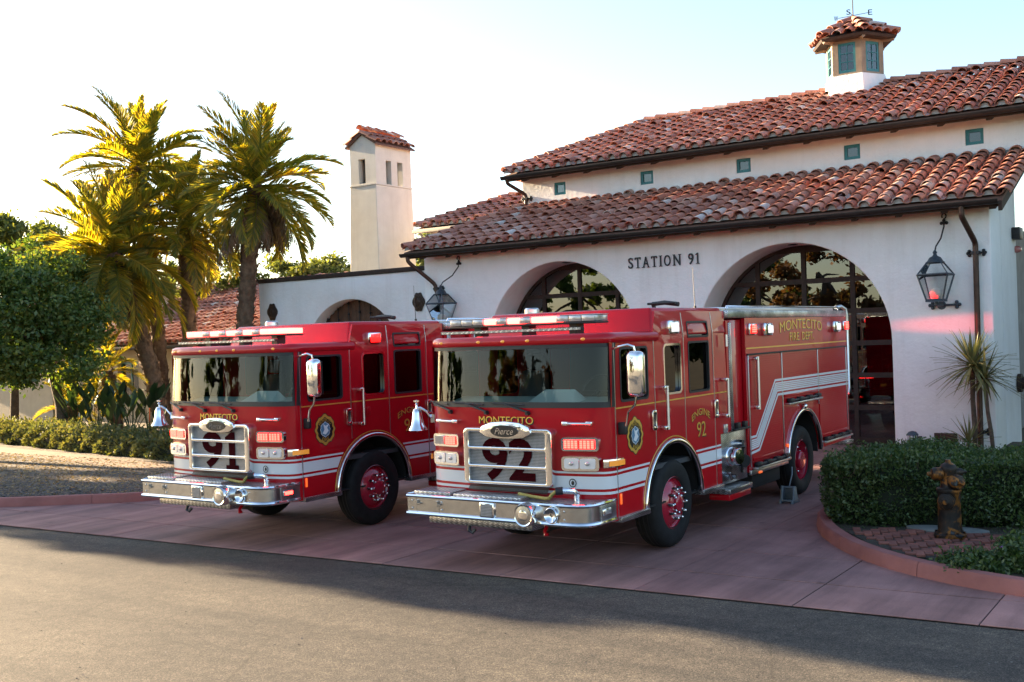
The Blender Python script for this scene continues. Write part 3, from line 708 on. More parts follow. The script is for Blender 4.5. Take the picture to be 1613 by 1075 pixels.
# ------------------------------------------------------------------ low wing
WG = thing('courtyard_wall', 'low white wall with brown coping and arched plank gate beside the tower', 'wall', (-15, 13.0, 0))
GX, GR = -14.62, 1.95; GS = 1.95
lp = [(-18.44,-.02),(GX-GR,-.02)]+[(GX+GR*math.cos(R(180-180*i/30)), GS+GR*math.sin(R(180-180*i/30))) for i in range(31)]+[(GX+GR,-.02),(-11.305,-.02),(-11.305,4.57),(-18.44,4.57)]
W(MB().plate([lp], lambda u,v,w: (u, 13.0+w, v), .6), 'wall', STUCCO, WG, smooth=30, bevel=.03)
W(MB().box(-18.5,-11.31,12.95,13.65,4.572,4.70), 'coping', RAFTER, WG, bevel=.015)
W(MB().box(-18.44,-18.0,13.6,18.5,-.02,4.4), 'return_wall', STUCCO, WG)
gate = W(MB().plate([[(GX-GR-.05,0)]+arc(GX, GS, GR+.05, 180, 0, 24)+[(GX+GR+.05,0)]], lambda u,v,w: (u, 13.50+w, v), .05), 'gate', RAFTER, WG, smooth=0)
for k in range(22):
    x0 = GX-GR+k*(2*GR/22)+.004; x1 = x0+2*GR/22-.008; xm = max(abs(x0-GX), abs(x1-GX)); zt = GS+math.sqrt(max(.02, (GR+.03)**2-xm*xm))
    MB().box(x0,x1,13.455,13.498,.02,zt).build('plank', WOOD, gate, smooth=0)
for k in range(7):
    x = GX-1.3+k*.43; zt = GS+math.sqrt(GR*GR-(x-GX)**2)-.12
    MB().cyl((x,13.42,.2),(x,13.42,zt),.012,n=6).lathe([(.0,0),(.04,.05),(.0,.14)],(x,13.42,zt),(0,0,1),6,False).ball((x,13.42,zt-.25),.04,8,6).build('iron_bar', IRON, gate)
for nm, lab, x, z in (('wall_plaque','round bronze plaque on the white wall left of the plank gate',-17.84,3.66),('wall_plaque','shield shaped bronze plaque between the plank gate and the downspout',-12.0,3.70)):
    t = thing(nm, lab, 'plaque', (x, 13.0, z), group='bronze wall plaques')
    pts = [( .20*math.cos(a)*(1+.12*math.cos(4*a)), .27*math.sin(a)*(1+.08*math.cos(6*a))) for a in [2*math.pi*i/32 for i in range(32)]]
    MB().plate([pts], lambda u,v,w: (u, -.002-w, v), .04).build('plate', BRONZE, t, bevel=.008)
    MB().plate([[(p[0]*.7,p[1]*.7) for p in pts],[(p[0]*.6,p[1]*.6) for p in pts]], lambda u,v,w: (u, -.042-w, v), .015).build('rim', BRONZE, t)
    MB().ball((0,-.045,0), .08, 10, 8, (1,.3,1.3)).build('relief', BRONZE, t)
# ------------------------------------------------------------------ tower
TW = thing('bell_tower', 'square stucco tower with slot openings and a small tile gable roof', 'tower', (-16.7, 16.9, 0))
x0, x1, y0, y1 = -17.32, -16.07, 16.0, 17.82; B = .10
def tw(u, v, w): return None
zb, zm, zt = 4.0, 7.72, 9.04
W(MB().hexa([(x0-.12,y0-.08,0),(x1+.10,y0-.08,0),(x1+.10,y1+.1,0),(x0-.12,y1+.1,0)], [(x0+.10,y0,zm),(x1-.01,y0,zm),(x1-.01,y1,zm),(x0+.10,y1,zm)]), 'shaft', TOWER, TW, smooth=0, bevel=.02)
W(MB().box(x0+.08,x1+.01,y0-.02,y1+.02,zm+.002,zm+.045), 'string_course', TOWER, TW)
xa, xb = x0+.13, x1-.01
fs_ = [[(xa,zm+.047),(xb,zm+.047),(xb,zt),((xa+xb)/2,zt+.34),(xa,zt)], [(xa+.36,7.80),(xa+.66,7.80),(xa+.66,8.60),(xa+.36,8.60)]]
for yy_ in (y0+.02, y1-.22): W(MB().plate(fs_, lambda u,v,w: (u, yy_+w, v), .2), 'gable_wall', TOWER, TW, smooth=0)
sd = [[(y0+.22,zm+.047),(y1-.22,zm+.047),(y1-.22,zt),(y0+.22,zt)], [(16.52,7.76),(16.78,7.76),(16.78,8.55),(16.52,8.55)], [(17.09,7.76),(17.36,7.76),(17.36,8.55),(17.09,8.55)]]
for xx in (xa, xb-.2): W(MB().plate(sd, lambda u,v,w: (xx+w, u, v), .2), 'side_wall', TOWER, TW, smooth=0)
W(MB().box(-17.0,-16.66,16.5,17.0,zm+.05,zt+.2), 'slot_shade_block', RAFTER, TW); W(MB().box(xa+.2,xb-.2,y0+.22,y1-.22,zm+.046,zm+.06), 'chamber_floor', RAFTER, TW)  # first box is an added dark block standing for shade behind the slots
tr = W(MB().plate([[(xa-.12,zt-.06),((xa+xb)/2,zt+.36),(xb+.12,zt-.06),(xb+.12,zt+.0),((xa+xb)/2,zt+.43),(xa-.12,zt+.0)]], lambda u,v,w: (u, y0-.08+w, v), y1-y0+.16), 'gable_roof', ROOFBED, TW, smooth=0)
def gab(parent, xa, xb, zt, rise, y0, y1):
    xm = (xa+xb)/2
    for s in (-1, 1):
        hw = (xb-xa)/2+.14; ang = math.atan2(rise, hw); n = int((y1-y0+.1)/.29)
        for j in range(2):
            for i in range(n+1):
                y = y0-.02+i*.29; base = Vector((xm+s*(hw-j*.36*math.cos(ang)), y, zt-.02+j*.36*math.sin(ang)+.04))
                d = Vector((-s*math.cos(ang), 0, math.sin(ang))); q = d.to_track_quat('Y', 'Z').to_matrix().to_4x4()
                o = link('roof_tile', TILE_ME, parent); o.matrix_local = Matrix.Translation(base+Vector((0,jit(.01),jit(.01)))) @ q
    for m_ in caps((xm,y0-.1,zt+rise), (xm,y1+.1,zt+rise), .1):
        o = link('roof_tile', TILE_ME, parent); o.matrix_local = m_
gab(tr, xa, xb, zt, .40, y0, y1)
# ------------------------------------------------------------------ rear wing with hip roof between tower and clerestory
RW = thing('rear_wing', 'rear wing with hipped tile roof between the tower and the clerestory', 'building', (-12, 17, 0))
W(MB().box(-14.0,-9.9,16.9,24,0,6.05), 'wall', CREAM, RW)
ry, rz, rm = 16.0, 6.12, 19.0
W(MB().hexa([(-14.5,ry,rz-.08),(-9.97,ry,rz-.08),(-9.97,rm,rz+.95),(-12.9,rm,rz+.95)], [(-14.5,ry,rz),(-9.97,ry,rz),(-9.97,rm,rz+1.03),(-12.9,rm,rz+1.03)]), 'roof', ROOFBED, RW, smooth=0)
rf = [o for o in RW.children if o.name.startswith('roof')][0] if False else bpy.data.objects[[o.name for o in bpy.data.objects if o.parent == RW and o.name.startswith('roof')][0]]
cov, pan, eav = field(-14.4, -10.0, ry-.05, rz-.015, .344, 3.0, xmin=lambda y: -14.5+(y-ry)*.53)
lay(rf, cov, pan, caps((-14.5,ry,rz), (-12.9,rm,rz+1.03))+caps((-12.9,rm,rz+1.03), (-10,rm,rz+1.03)), 0, eav)
W(MB().hexa([(-14.52,ry,rz-.08),(-12.91,rm,rz+.95),(-12.91,rm+.02,rz+.95),(-14.52,22,rz-.08)], [(-14.52,ry,rz),(-12.91,rm,rz+1.02),(-12.91,rm+.02,rz+1.02),(-14.52,22,rz)]), 'hip_slope', TILE, RW, smooth=0)
W(MB().box(-14.55,-10.0,ry-.12,ry-.02,rz-.14,rz-.02), 'gutter', CREAM, RW, bevel=.02)
W(MB().tube([(-14.3,ry-.05,rz-.12),(-14.3,ry+.2,rz-.35),(-13.9,16.85,rz-.6),(-13.9,16.85,3)], .045, 8), 'downspout', CREAM, RW)
# ------------------------------------------------------------------ house behind the palms
HS = thing('cream_house', 'low cream house with red tile roof behind the palm trees', 'house', (-28, 14.2, 0))
hy, hz = 13.6, 2.78
dx0, dx1 = -31.6, -29.9
W(MB().plate([[(-44,-.02),(dx0,-.02),(dx0,2.3),(dx1,2.3),(dx1,-.02),(-19.6,-.02),(-19.6,2.9),(-44,2.9)], [(-27.4,.9),(-26.2,.9),(-26.2,2.2),(-27.4,2.2)], [(-23.2,.9),(-21.8,.9),(-21.8,2.2),(-23.2,2.2)]], lambda u,v,w: (u, 14.2+w, v), .4), 'wall', CREAM, HS, smooth=0)
W(MB().box(-19.98,-19.6,14.61,22,-.02,2.9), 'side_wall', CREAM, HS)
dr_ = W(MB().box(dx0-.02,dx1+.02,14.5,14.56,0,2.32), 'door', TEAL, HS)
for k in range(4): MB().box(dx0+.1+.4*k,dx0+.38+.4*k,14.47,14.498,.2,2.1).build('door_panel', TEAL, dr_, bevel=.02)
for a, b_ in ((-27.4,-26.2), (-23.2,-21.8)):
    w_ = W(MB().plate([[(a,.9),(b_,.9),(b_,2.2),(a,2.2)], [(a+.08,.98),((a+b_)/2-.03,.98),((a+b_)/2-.03,2.12),(a+.08,2.12)], [((a+b_)/2+.03,.98),(b_-.08,.98),(b_-.08,2.12),((a+b_)/2+.03,2.12)]], lambda u,v,w: (u, 14.35+w, v), .06), 'window', TEAL, HS, smooth=0)
    MB().box(a+.05,b_-.05,14.375,14.383,.95,2.15).build('pane', WINGLASS, w_, smooth=0); MB().box(a,b_,14.595,14.6,.9,2.2).build('curtain', BLKPL, w_, smooth=0)
hr = W(MB().hexa([(-44,hy,hz-.08),(-19.2,hy,hz-.08),(-19.2,19.5,hz+2.16),(-44,19.5,hz+2.16)], [(-44,hy,hz),(-19.2,hy,hz),(-19.2,19.5,hz+2.24),(-44,19.5,hz+2.24)]), 'roof', ROOFBED, HS, smooth=0)
W(MB().hexa([(-44,19.502,hz+2.15),(-19.2,19.502,hz+2.15),(-19.2,25.4,hz-.1),(-44,25.4,hz-.1)], [(-44,19.502,hz+2.23),(-19.2,19.502,hz+2.23),(-19.2,25.4,hz),(-44,25.4,hz)]), 'rear_slope', TILE, HS, smooth=0)
cov, pan, eav = field(-43.9, -19.3, hy-.05, hz-.015, .38, 5.9)
lay(hr, cov, pan, caps((-44,19.5,hz+2.25), (-19.3,19.5,hz+2.25)), 0, eav)
W(MB().box(-44,-19.3,hy-.14,hy-.02,hz-.15,hz-.04), 'gutter', GUTTER, HS, bevel=.02)
dm = W(MB().box(-30.2,-28.6,15.2,17.5,3.2,4.75), 'roof_dormer', STUCCO, HS); MB().box(-29.95,-28.85,15.15,15.198,3.75,4.55).build('louvre', BLKPL, dm)
# ------------------------------------------------------------------ fire engines
HX = 1.245
_half = [(1.245,.17),(1.242,.11),(1.222,.05),(1.17,.0),(1.06,-.04),(.85,-.075),(.6,-.098),(.3,-.114),(0,-.12)]
PLAN = [(-x, y) for x, y in _half] + [(x, y) for x, y in _half[::-1][1:]]
def fy(x):
    x = abs(x); h = _half[::-1]
    for i in range(len(h)-1):
        if h[i][0] <= x <= h[i+1][0]: f = (x-h[i][0])/(h[i+1][0]-h[i][0]); return h[i][1]+(h[i+1][1]-h[i][1])*f
    return .17
def off_plan(d, pts=PLAN):
    out = []
    for i, (x, y) in enumerate(pts):
        a = pts[max(i-1,0)]; b = pts[min(i+1,len(pts)-1)]; t = Vector((b[0]-a[0], b[1]-a[1])).normalized(); n = Vector((t.y, -t.x)); out.append((x+n.x*d, y+n.y*d))
    return out
def band(z0, z1, d=.004, xa=-9, xb=9):
    P = [p for p in off_plan(d) if xa <= p[0] <= xb]; return MB().strip([[(p[0],p[1],z0) for p in P], [(p[0],p[1],z1) for p in P]])
def front_patch(name, mat, par, x0, x1, z0, z1, d0, d1, r=.03, n=4, bevel=.008, seg=2):
    """rounded housing that follows the curved front"""
    lp = rrect(x0, x1, z0, z1, r, n); b = MB(); m = len(lp)
    rows = [[(p[0], fy(p[0])-d0, p[1]) for p in lp], [(p[0], fy(p[0])-d1, p[1]) for p in lp]]
    b.strip(rows, close=True); b.fan(rows[1]); return b.build(name, mat, par, bevel=bevel, seg=seg)
def arched(s, cx, zc, width, height, sag, X, depth, mb=None, dx=0.0, dz=0.0):
    """lettering on the driver's side, reading towards the rear, on a rising arc"""
    vs, fs = text_fit(s, width, height); b = mb or MB(); out = []
    for u, v, w in vs:
        k = 1-(2*u/width)**2; out.append((X+depth*w, cx+u+dx, zc+v+sag*k+dz))
    return b.add(out, fs)
def gilt(par, mk, name='gilt_lettering'):
    mk(MB(), 0, 0, .0).build(name, GOLD, par, smooth=0, recalc=False); 
def wheel(root, x, y, s, front=True):
    w = MB(); R0, wd = .545, .30; xo = x
    prof = [(.30,-.02),(.34,.0),(.47,.012),(.515,-.012),(.54,-.05),(.545,-.15),(.54,-.25),(.515,-.29),(.47,-.31),(.32,-.30)]
    wh = MB().lathe([(.30,-.02),(.305,-.28)], (xo,y,.545), (s,0,0), 40, False).build('wheel', RIMRED, root)
    MB().lathe(prof, (xo,y,.545), (s,0,0), 48, False).build('tyre', RUBBER, wh, smooth=60)
    g = MB()
    for r in (-.10,-.16,-.22): g.lathe([(.5465,r-.008),(.5465,r+.008)], (xo,y,.545), (s,0,0), 48, False)
    g.build('tread_groove', BLKPL, wh)
    if front:
        rim = [(.315,-.005),(.325,-.012),(.31,-.03),(.285,-.06),(.255,-.03),(.21,.0),(.19,.015),(.155,.018),(.15,.018)]
        MB().lathe(rim, (xo,y,.545), (s,0,0), 40, False).build('rim', RIMRED, wh)
        MB().lathe([(.16,.012),(.12,.03),(.105,.035),(.10,.07),(.075,.085),(.0,.087)], (xo,y,.545), (s,0,0), 24, False).build('hub', RIMRED, wh)
    else:
        rim = [(.315,-.005),(.325,-.012),(.30,-.05),(.285,-.17),(.24,-.18),(.15,-.17)]
        MB().lathe(rim, (xo,y,.545), (s,0,0), 40, False).build('rim', RIMRED, wh)
        MB().lathe([(.15,-.17),(.14,-.02),(.12,.0),(.0,.005)], (xo,y,.545), (s,0,0), 24, False).build('hub', RIMRED, wh)
    n = MB()
    for k in range(10):
        a = 2*math.pi*k/10; rr = .185 if front else .20; dx = .012 if front else -.165
        p = (xo+s*dx, y+rr*math.cos(a), .545+rr*math.sin(a)); n.lathe([(.024,0),(.022,.03),(.016,.065),(.0,.08)], p, (s,0,0), 8, False)
    if front:
        for k in range(8):
            a = 2*math.pi*k/8; p = (xo+s*.033, y+.112*math.cos(a), .545+.112*math.sin(a)); n.lathe([(.018,0),(.015,.03),(.0,.04)], p, (s,0,0), 6, False)
    n.build('lug_nut_ring', CHROME, wh, kind='stuff')
    return wh
def number_shape(num, width, height):
    """block numerals; the 1 gets a flag and foot"""
    if '1' not in num: return text_fit(num, width, height, offset=.025)
    vs, fs = text_fit(num[0], width*.56, height, offset=.025); vs = [(v[0]-width*.22, v[1], v[2]) for v in vs]
    b = MB(); h = height; c = width*.32; w_ = width*.085
    b.plate([[(c-w_,-h/2),(c+w_,-h/2),(c+w_,h/2),(c-.2*w_,h/2),(c-2.1*w_,h*.36),(c-2.1*w_,h*.20),(c-w_,h*.24)]], lambda u,v,w: (u, v, w), 1.0)
    b.box(c-2.0*w_, c+2.0*w_, -h/2, -h*.40, 0, 1.02)
    n = len(vs); return vs+b.v, fs+[tuple(i+n for i in f) for f in b.f]
def engine(loc, label, num, full=True, bell=True):
    root = thing('fire_engine', label, 'fire engine', loc, group='red fire engines at the station')
    def B(name, mb, mat, par=None, **k): return mb.build(name, mat, par or root, **k)
    # --- cab shell
    cab = B('cab', MB().strip([[(p[0],p[1],z) for p in PLAN] for z in (.57,.62,1.79,1.845)]), REDP)
    roofline = off_plan(.0)
    ring = lambda d, z: [(p[0],p[1]+.055*min(1,max(0,(z-1.86)/.7)),z) for p in off_plan(d)]+[(HX+d,1.24,z),(-HX-d,1.24,z)]
    B('roof_lip', MB().strip([ring(.0,2.545), ring(.026,2.555), ring(.034,2.60), ring(.02,2.64), ring(-.03,2.662)], close=True).fan(ring(-.03,2.662)).fan(ring(.0,2.545)[::-1]), REDP, smooth=60)
    B('raised_roof', MB().hexa([(-HX,1.14,2.60),(HX,1.14,2.60),(HX,3.32,2.60),(-HX,3.32,2.60)], [(-1.17,1.26,2.945),(1.17,1.26,2.945),(1.17,3.32,2.945),(-1.17,3.32,2.945)]), REDP, bevel=.035, seg=3)
    w1 = rrect(.31,.99,1.875,2.49,.05); w2 = rrect(1.41,1.89,1.885,2.50,.06); w3 = rrect(2.10,2.73,1.865,2.515,.04); w4 = rrect(2.10,2.73,2.565,2.77,.03)
    prof = [(.17,.57),(.82,.57)]+[(1.60+.78*math.cos(R(180-4.5*i)), .57+.76*math.sin(R(180-4.5*i))) for i in range(41)][1:-1]+[(2.38,.57),(3.03,.57),(3.03,1.26),(3.32,1.26),(3.32,2.90),(1.27,2.90),(1.15,2.62),(.17,2.58)]
    for s in (1, -1):
        fn = lambda u,v,w,s=s: (s*(HX+(-.045+w)-(.03*max(0,(v-2.6)/.3))), u, v)
        B('cab_side', MB().plate([prof, w1, w2, w3, w4], fn, .045), REDP, smooth=25)
        for q, (wl, fm) in enumerate(((w1,BLKPL),(w2,CHROME),(w3,BLKPL),(w4,BLKPL))):
            wd = B('side_window', MB().plate([grow(wl,.004), grow(wl,-.022)], lambda u,v,w,s=s: (s*(HX-.03+w-(.03*max(0,(v-2.6)/.3))), u, v), .036), fm, smooth=40)
            B('pane', MB().plate([grow(wl,-.012)], lambda u,v,w,s=s: (s*(HX-.034-w-(.03*max(0,(v-2.6)/.3))), u, v), .006), SIDEGLASS, wd, smooth=0)
        for y, z0, z1 in ((.175,.60,2.55),(1.15,1.30,2.60),(1.97,1.28,2.88),(2.86,.60,2.88)):
            B('trim_strip', MB().box(min(s*(HX-.004),s*(HX+.006)), max(s*(HX-.004),s*(HX+.006)), y-.006, y+.006, z0, z1 if z1 < 2.62 else 2.62), ALU)
            if z1 > 2.62: B('trim_strip', MB().hexa([(s*(HX-.006),y-.006,2.62),(s*(HX+.005),y-.006,2.62),(s*(HX+.005),y+.006,2.62),(s*(HX-.006),y+.006,2.62)], [(s*(HX-.035),y-.006,z1),(s*(HX-.024),y-.006,z1),(s*(HX-.024),y+.006,z1),(s*(HX-.035),y+.006,z1)]), ALU)
        X0, X1 = (HX+.0015, HX+.0045) if s > 0 else (-HX-.0045, -HX-.0015)
        for a, b in ((.185,1.14),(1.16,1.96),(1.98,2.85),(2.87,3.31)): B('gold_line', MB().box(X0,X1,a,b,1.806,1.822), GOLD, smooth=0)
        for z0, z1 in ((1.105,1.128),(.935,1.075),(.875,.905)):
            def ax(z, side): dd = math.sqrt(max(0,.845**2-(z-.57)**2)); return 1.60+side*dd
            for a, b0, b1 in ((.185, ax(z0,-1), ax(z1,-1)), (None, ax(z0,1), ax(z1,1))):
                if a: lp = [(a,z0),(b0,z0),(b1,z1),(a,z1)]
                else: lp = [(b0,z0),(2.85,z0),(2.85,z1),(b1,z1)]
                B('white_stripe', MB().plate([lp], lambda u,v,w,s=s: (s*(HX+.0015+w), u, v), .003), WHITE, smooth=0)
            B('white_stripe', MB().plate([[(2.87,z0),(3.025,z0),(3.025,z1),(2.87,z1)]], lambda u,v,w,s=s: (s*(HX+.0015+w), u, v), .003), WHITE, smooth=0)
        # fender ring, its gold outline and the wheel well
        def ringp(r0, r1, t, cy=1.60, cz=.57, sc=1.0, a0=2, a1=178): 
            return [ (cy+r0*math.cos(R(a0+(a1-a0)*i/36)), cz+r0*sc*math.sin(R(a0+(a1-a0)*i/36))) for i in range(37)]+[(cy+r1*math.cos(R(a1-(a1-a0)*i/36)), cz+r1*sc*math.sin(R(a1-(a1-a0)*i/36))) for i in range(37)]
        B('fender_trim', MB().plate([ringp(.735,.795,0,sc=.975)], lambda u,v,w,s=s: (s*(HX-.04+w), u, v), .075), CHROME, smooth=50, bevel=.014)
        B('gold_line', MB().plate([ringp(.815,.828,0,sc=.975)], lambda u,v,w,s=s: (s*(HX+.0015+w), u, v), .003), GOLD, smooth=0)
        ar = arc(1.60,.57,.77,0,180,24)
        B('wheel_well', MB().strip([[(s*(HX-.05),p[0],p[1]) for p in ar],[(s*.72,p[0],p[1]) for p in ar]]).fan([(s*.72,p[0],p[1]) for p in ar]), UNDER)
        wheel(root, s*1.205, 1.66, s)
        # mirror on curved arms, driver's side
        if s < 0: B('mirror_stub', MB().tube([(s*1.24,.20,2.45),(s*1.30,.24,2.47)], .014, 8), CHROME)
        mr = None if s < 0 else B('mirror', MB().cbox((s*1.53,.16,2.20),(.20,.15,.50)), CHROME, bevel=.06, seg=4, smooth=60)
        if s > 0: B('mirror_arm', MB().tube([(s*1.22,.16,2.47),(s*1.33,.12,2.50),(s*1.46,.12,2.52),(s*1.52,.14,2.50),(s*1.53,.16,2.42)], .014, 8), CHROME, mr)
        if s > 0: B('mirror_arm', MB().tube([(s*1.53,.16,1.98),(s*1.50,.17,1.86),(s*1.40,.19,1.78),(s*1.36,.20,1.62)], .014, 8), CHROME, mr)
        if s > 0: B('mirror_glass', MB().cbox((s*1.53,.24,2.20),(.16,.006,.44)), BLKPL, mr)
        if s > 0: B('mirror_base', MB().cbox((s*1.30,.24,1.59),(.10,.06,.14)), BLKPL, mr, bevel=.015)
        for y0, y1 in ((.17,.87),(2.36,3.0)): B('step', MB().box(min(s*1.14,s*1.29), max(s*1.14,s*1.29), y0, y1, .545,.605), TREAD, bevel=.008)
        B('marker_light', MB().box(*( (HX+.002,HX+.018) if s > 0 else (-HX-.018,-HX-.002) ), .215,.245,.74,.86), ORANGE, bevel=.005)
    # --- windscreen
    ws = [p for p in PLAN if abs(p[0]) < 1.235]
    rk = lambda p, z: (p[0], p[1]+.055*(z-1.86)/.7, z)
    B('windshield', MB().strip([[rk(p,z) for p in ws] for z in (1.875,2.2,2.53)]), WSGLASS, smooth=60)
    fw = off_plan(.006); ins = [p for p in fw if abs(p[0]) < 1.243]
    fr = MB(); fr.strip([[rk(p,1.835) for p in fw],[rk(p,1.90) for p in fw]]); fr.strip([[rk(p,2.505) for p in fw],[rk(p,2.56) for p in fw]])
    for k in (0, len(fw)-3): fr.strip([[rk(p,1.90) for p in fw[k:k+3]],[rk(p,2.505) for p in fw[k:k+3]]])
    B('windshield_gasket', fr, BLKPL, smooth=60)
    for s in (1,-1): B('pillar', MB().strip([[(s*(HX+.001),y,z) for y in (.085,.175)] for z in (1.84,2.56)]), REDP)
    for x in (-.86,-.30,.28):
        wp = B('wiper', MB().tube([(x,fy(x)-.03,1.775),(x+.02,fy(x)-.05,1.79),(x-.30,fy(x-.3)-.035,1.875)], .012, 6), BLKPL)
        B('wiper_blade', MB().tube([(x-.50,fy(x-.5)-.012,1.885),(x-.05,fy(x)-.012,1.868)], .009, 5), BLKPL, wp)
        B('wiper_pivot', MB().cyl((x,fy(x)+.01,1.775),(x,fy(x)-.045,1.775),.028,.022,10), BLKPL, wp)
    for x in (-1.02,-.42,-.06,.28,.98): B('cab_marker_light', MB().ball((x,fy(x)+.03,2.60),.026,10,6,(1.2,.9,.7)), AMBER)
    # --- inside the cab
    B('dashboard', MB().hexa([(-1.18,.0,1.55),(1.18,.0,1.55),(1.18,.62,1.55),(-1.18,.62,1.55)], [(-1.12,.06,1.84),(1.12,.06,1.84),(1.14,.55,1.93),(-1.14,.55,1.93)]), DASHM, bevel=.03)
    B('cab_floor', MB().box(-1.18,1.18,.1,3.28,1.0,1.06), SEATM); B('cab_headliner', MB().box(-1.19,1.19,.2,3.28,2.53,2.54), SEATM)
    B('cab_bulkhead', MB().box(-1.19,1.19,3.22,3.28,1.0,2.88), SEATM)
    for x in (-.72,.72):
        st = B('seat', MB().hexa([(x-.26,1.0,1.35),(x+.26,1.0,1.35),(x+.26,1.5,1.35),(x-.26,1.5,1.35)], [(x-.26,.98,1.55),(x+.26,.98,1.55),(x+.26,1.5,1.5),(x-.26,1.5,1.5)]), SEATM, bevel=.05)
        B('seat_back', MB().hexa([(x-.25,1.38,1.5),(x+.25,1.38,1.5),(x+.25,1.55,1.5),(x-.25,1.55,1.5)], [(x-.2,1.52,2.2),(x+.2,1.52,2.2),(x+.2,1.64,2.2),(x-.2,1.64,2.2)]), SEATM, st, bevel=.05)
        B('headrest', MB().cbox((x,1.6,2.32),(.28,.12,.2)), SEATM, st, bevel=.05)
    sw = MB(); cxs, czs = .72, 1.97; cir = [(cxs+.22*math.cos(2*math.pi*i/24), .72+.10*math.sin(2*math.pi*i/24), czs+.19*math.sin(2*math.pi*i/24)) for i in range(25)]
    sw.tube(cir, .017, 6, False).cyl((cxs-.21,.72,czs),(cxs+.21,.72,czs),.014,n=6).cyl((cxs,.72,czs),(cxs,.5,1.85),.03,n=8); B('steering_wheel', sw, BLKPL)
    B('paper_tray', MB().hexa([(.05,.12,1.86),(.75,.12,1.86),(.75,.42,1.90),(.05,.42,1.90)], [(.1,.14,1.87),(.7,.14,1.87),(.6,.40,2.02),(.2,.40,2.02)]), PAPER, bevel=.01)
    B('engine_cover', MB().hexa([(-.40,.6,1.05),(.40,.6,1.05),(.40,2.3,1.05),(-.40,2.3,1.05)], [(-.34,.75,1.75),(.34,.75,1.75),(.34,2.2,1.70),(-.34,2.2,1.70)]), SEATM, bevel=.05)
    # --- front graphics
    for z0, z1 in ((1.105,1.128),(.935,1.075),(.875,.905)): B('white_stripe', band(z0,z1,.004), WHITE)
    for dx, m, d in ((.010,BLACKP,.003),(0,GOLD,.006)):
        vs, fs = text_fit('MONTECITO', .76, .085)
        B('gilt_lettering' if m is GOLD else 'lettering_shadow', MB().add([(v[0]-.04+dx, fy(v[0])-d-.003*v[2], 1.69+v[1]-dx*.9) for v in vs], fs), m, smooth=0, recalc=False)
    em = MB().plate([arc(0,0,.048,0,345,24), arc(0,0,.038,0,345,24)], lambda u,v,w: (.82+u, fy(.82)-.006-w*.5, 1.0+v), .006).ball((.82,fy(.82)-.006,1.0),.02,8,6,(1,.2,1.3)); B('round_decal', em, BLACKP)
    # --- grille
    gx, g0, g1, gyy = .615, .945, 1.60, -.185
    bars = []
    gf = [rrect(-gx,gx,g0,g1,.06)]
    for a, b in ((.985,1.135),(1.175,1.345),(1.385,1.555)): gf.append(rrect(-gx+.075,gx-.085,a,b,.015,2)[::-1])
    gr = B('grille', MB().plate(gf, lambda u,v,w: (u, gyy+w, v), .10), CHROME, bevel=.016, smooth=40, seg=3)
    B('grille_mesh', MB().box(-gx+.05,gx-.05,gyy+.055,gyy+.062,.96,1.575), GRMESH, gr, smooth=0)
    if num:
        vs, fs = number_shape(num, .74, .50)
        B('number_mesh', MB().add([(v[0]-.01, gyy+.0535-.004*v[2], 1.235+v[1]) for v in vs], fs), NUMMESH, gr, smooth=0, recalc=False)
    cr = [(.36*math.cos(a), .095*math.sin(a)) for a in [2*math.pi*i/40 for i in range(40)]]
    B('crest', MB().plate([[(-.36,-.035),(-.26,-.09),(-.1,-.105),(.1,-.105),(.26,-.09),(.36,-.035),(.33,.04),(.2,.085),(0,.10),(-.2,.085),(-.33,.04)]], lambda u,v,w: (u, gyy-.022+w, 1.585+v), .06), CHROME, gr, bevel=.012)
    B('badge', MB().plate([[(p[0]*.53,p[1]*.72) for p in cr]], lambda u,v,w: (u, gyy-.032+w, 1.572+v), .012), BLACKP, gr)
    vs, fs = text_fit('Pierce', .26, .075, shear=.35); B('badge_lettering', MB().add([(v[0], gyy-.033-.003*v[2], 1.572+v[1]) for v in vs], fs), CHROME, gr, smooth=0, recalc=False)
    # --- lamps
    for s, tag_ in ((-1,0),(1,1)):
        xa, xb = sorted((s*.72, s*1.155))
        h = front_patch('warning_light', CHROME, root, xa, xb, 1.36, 1.51, -.02, .055, .035)
        for q in (0, 1):
            a = xa+.035+q*(xb-xa-.06)/2; b = a+(xb-xa-.09)/2
            lit = not (num == '92' and s < 0 and q == 0)
            ln = front_patch('lens', REDDIM if lit else LENS, h, a, b, 1.385, 1.487, .05, .062, .01, 2, .003, 1)
            d = MB()
            for i in range(4):
                for j in range(4):
                    x = a+.022+(b-a-.044)*i/3; z = 1.402+.068*j/3; d.box(x-.0165, x+.0165, fy(x)-.068, fy(x)-.063, z-.0095, z+.0095)
            d.build('led_array', REDLED if lit else LENS, h, smooth=0, kind='stuff')
        h = front_patch('headlight', CHROME, root, xa, xb, 1.14, 1.30, -.02, .06, .04)
        for q in (0, 1):
            a = xa+.035+q*(xb-xa-.06)/2; b = a+(xb-xa-.09)/2; xm = (a+b)/2
            front_patch('reflector', REFLM, h, a, b, 1.165, 1.277, .052, .064, .02, 3, .004, 1)
            B('bulb', MB().ball((xm, fy(xm)-.066, 1.222), .026, 10, 8, (1.2,.35,.9)), LENS, h)
        P = [p for p in off_plan(.0) ]
        sg = MB(); xs_ = [1.16,1.20,1.225,1.24]
        pts = [(s*1.155,.005),(s*1.20,.035),(s*1.232,.08),(s*1.247,.13),(s*1.25,.24)]
        def outw(p, d): n = Vector((s*(abs(p[0])-.9), p[1]-.25)).normalized(); return (p[0]+n.x*d, p[1]+n.y*d)
        sg.strip([[(*outw(p,.0),1.165) for p in pts],[(*outw(p,.05),1.175) for p in pts],[(*outw(p,.055),1.22) for p in pts],[(*outw(p,.05),1.262) for p in pts],[(*outw(p,.0),1.272) for p in pts]]); 
